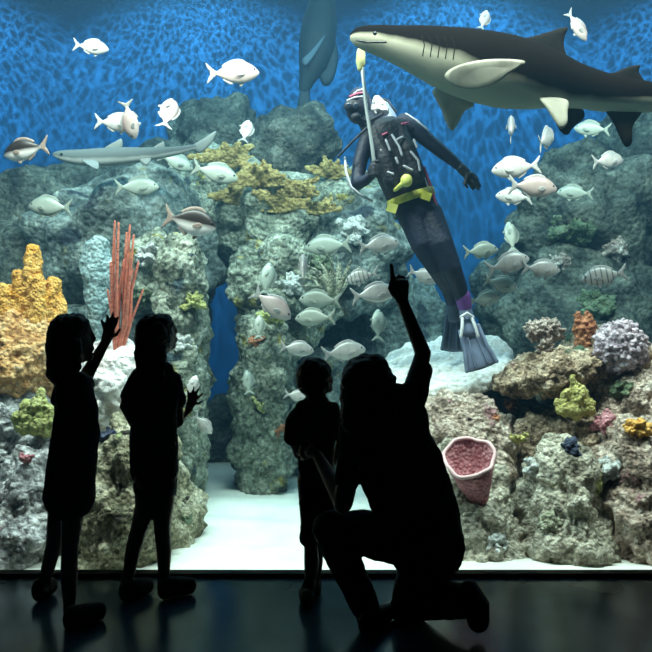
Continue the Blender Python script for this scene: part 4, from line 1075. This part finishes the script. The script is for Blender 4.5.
# ------------------------------------------------------------------ light and camera
def area(name, loc, to, sx, sy, e, col=(1, 1, 1), spread=180):
    l = bpy.data.lights.new(name, 'AREA'); l.shape = 'RECTANGLE'; l.size = sx; l.size_y = sy; l.energy = e; l.color = col
    l.spread = math.radians(spread)
    o = bpy.data.objects.new(name, l); C.objects.link(o); o.location = loc
    o.rotation_euler = (Vector(to) - Vector(loc)).to_track_quat('-Z', 'Y').to_euler()
    return o
def ripple_spot(name, loc, to, e, col, angle, scale, seed):
    """an added spot: a texture in its strength imitates the bright net of water ripples"""
    l = bpy.data.lights.new(name, 'SPOT'); l.energy = e; l.color = col; l.spot_size = math.radians(angle); l.spot_blend = .4
    l.shadow_soft_size = .02; l.use_nodes = True
    nt = l.node_tree; N = nt.nodes.new; L = nt.links.new
    em = next(n for n in nt.nodes if n.type == 'EMISSION')
    tc = N('ShaderNodeTexCoord')
    n = N('ShaderNodeTexNoise'); n.inputs['Scale'].default_value = scale * .6; n.inputs['Detail'].default_value = 2
    mp = N('ShaderNodeMapping'); mp.inputs['Rotation'].default_value = (.3, .5, .7 + seed); mp.inputs['Scale'].default_value = (1, .5, 1.1)
    L(tc.outputs['Normal'], mp.inputs['Vector']); L(mp.outputs['Vector'], n.inputs['Vector'])
    ma = N('ShaderNodeVectorMath'); ma.operation = 'MULTIPLY_ADD'; ma.inputs[1].default_value = (.07, .07, .07)
    L(n.outputs['Color'], ma.inputs[0]); L(mp.outputs['Vector'], ma.inputs[2])
    v = N('ShaderNodeTexVoronoi'); v.feature = 'DISTANCE_TO_EDGE'; v.inputs['Scale'].default_value = scale
    L(ma.outputs['Vector'], v.inputs['Vector'])
    r = N('ShaderNodeMapRange'); r.inputs['From Min'].default_value = 0; r.inputs['From Max'].default_value = .13
    r.inputs['To Min'].default_value = 5.0; r.inputs['To Max'].default_value = .38
    L(v.outputs['Distance'], r.inputs['Value']); L(r.outputs['Result'], em.inputs['Strength'])
    o = bpy.data.objects.new(name, l); C.objects.link(o); o.location = loc
    o.rotation_euler = (Vector(to) - Vector(loc)).to_track_quat('-Z', 'Y').to_euler()
    return o
area('front_fill', (0, 4.33, 4.45), (0, 5.45, .45), 6.5, .4, 760, (1, .89, .74))  # unseen fill added above the window to brighten the rock faces
area('tank_lamp_overhead', (0, 6.4, 5.4), (0, 6.4, 0), 8, 2.2, 225, (.60, .90, 1))
area('rear_tint_fill', (0, 9.3, 5.7), (0, 10.0, 0), 11, 1.2, 55, (.45, .75, 1))  # unseen blue light added at the back for the depth tint
for i_, x_ in enumerate((-5.1, -1.7, 1.7, 5.1)):
    ripple_spot('ripple_gobo', (x_, 8.7, 5.6), (x_, TB, 3.4), 190, (.55, .85, 1), 118, 26, .4 * i_)  # unseen spots added before the back wall, ripple pattern textured in
w = bpy.data.worlds.new('dark_hall'); bpy.context.scene.world = w; w.use_nodes = True
w.node_tree.nodes['Background'].inputs['Color'].default_value = (.01, .012, .016, 1)
w.node_tree.nodes['Background'].inputs['Strength'].default_value = .1
cam = bpy.data.cameras.new('camera'); co = bpy.data.objects.new('camera', cam); C.objects.link(co)
co.location = (0, 0, CZ); co.rotation_euler = (PI / 2, 0, 0)
cam.sensor_width = 36; cam.lens = 36 * F / 652; cam.clip_start = .05; cam.clip_end = 60
sc = bpy.context.scene; sc.camera = co
sc.view_settings.view_transform = 'Standard'; sc.view_settings.look = 'None'
sc.view_settings.exposure = 0; sc.view_settings.gamma = 1; sc.view_settings.use_curve_mapping = False
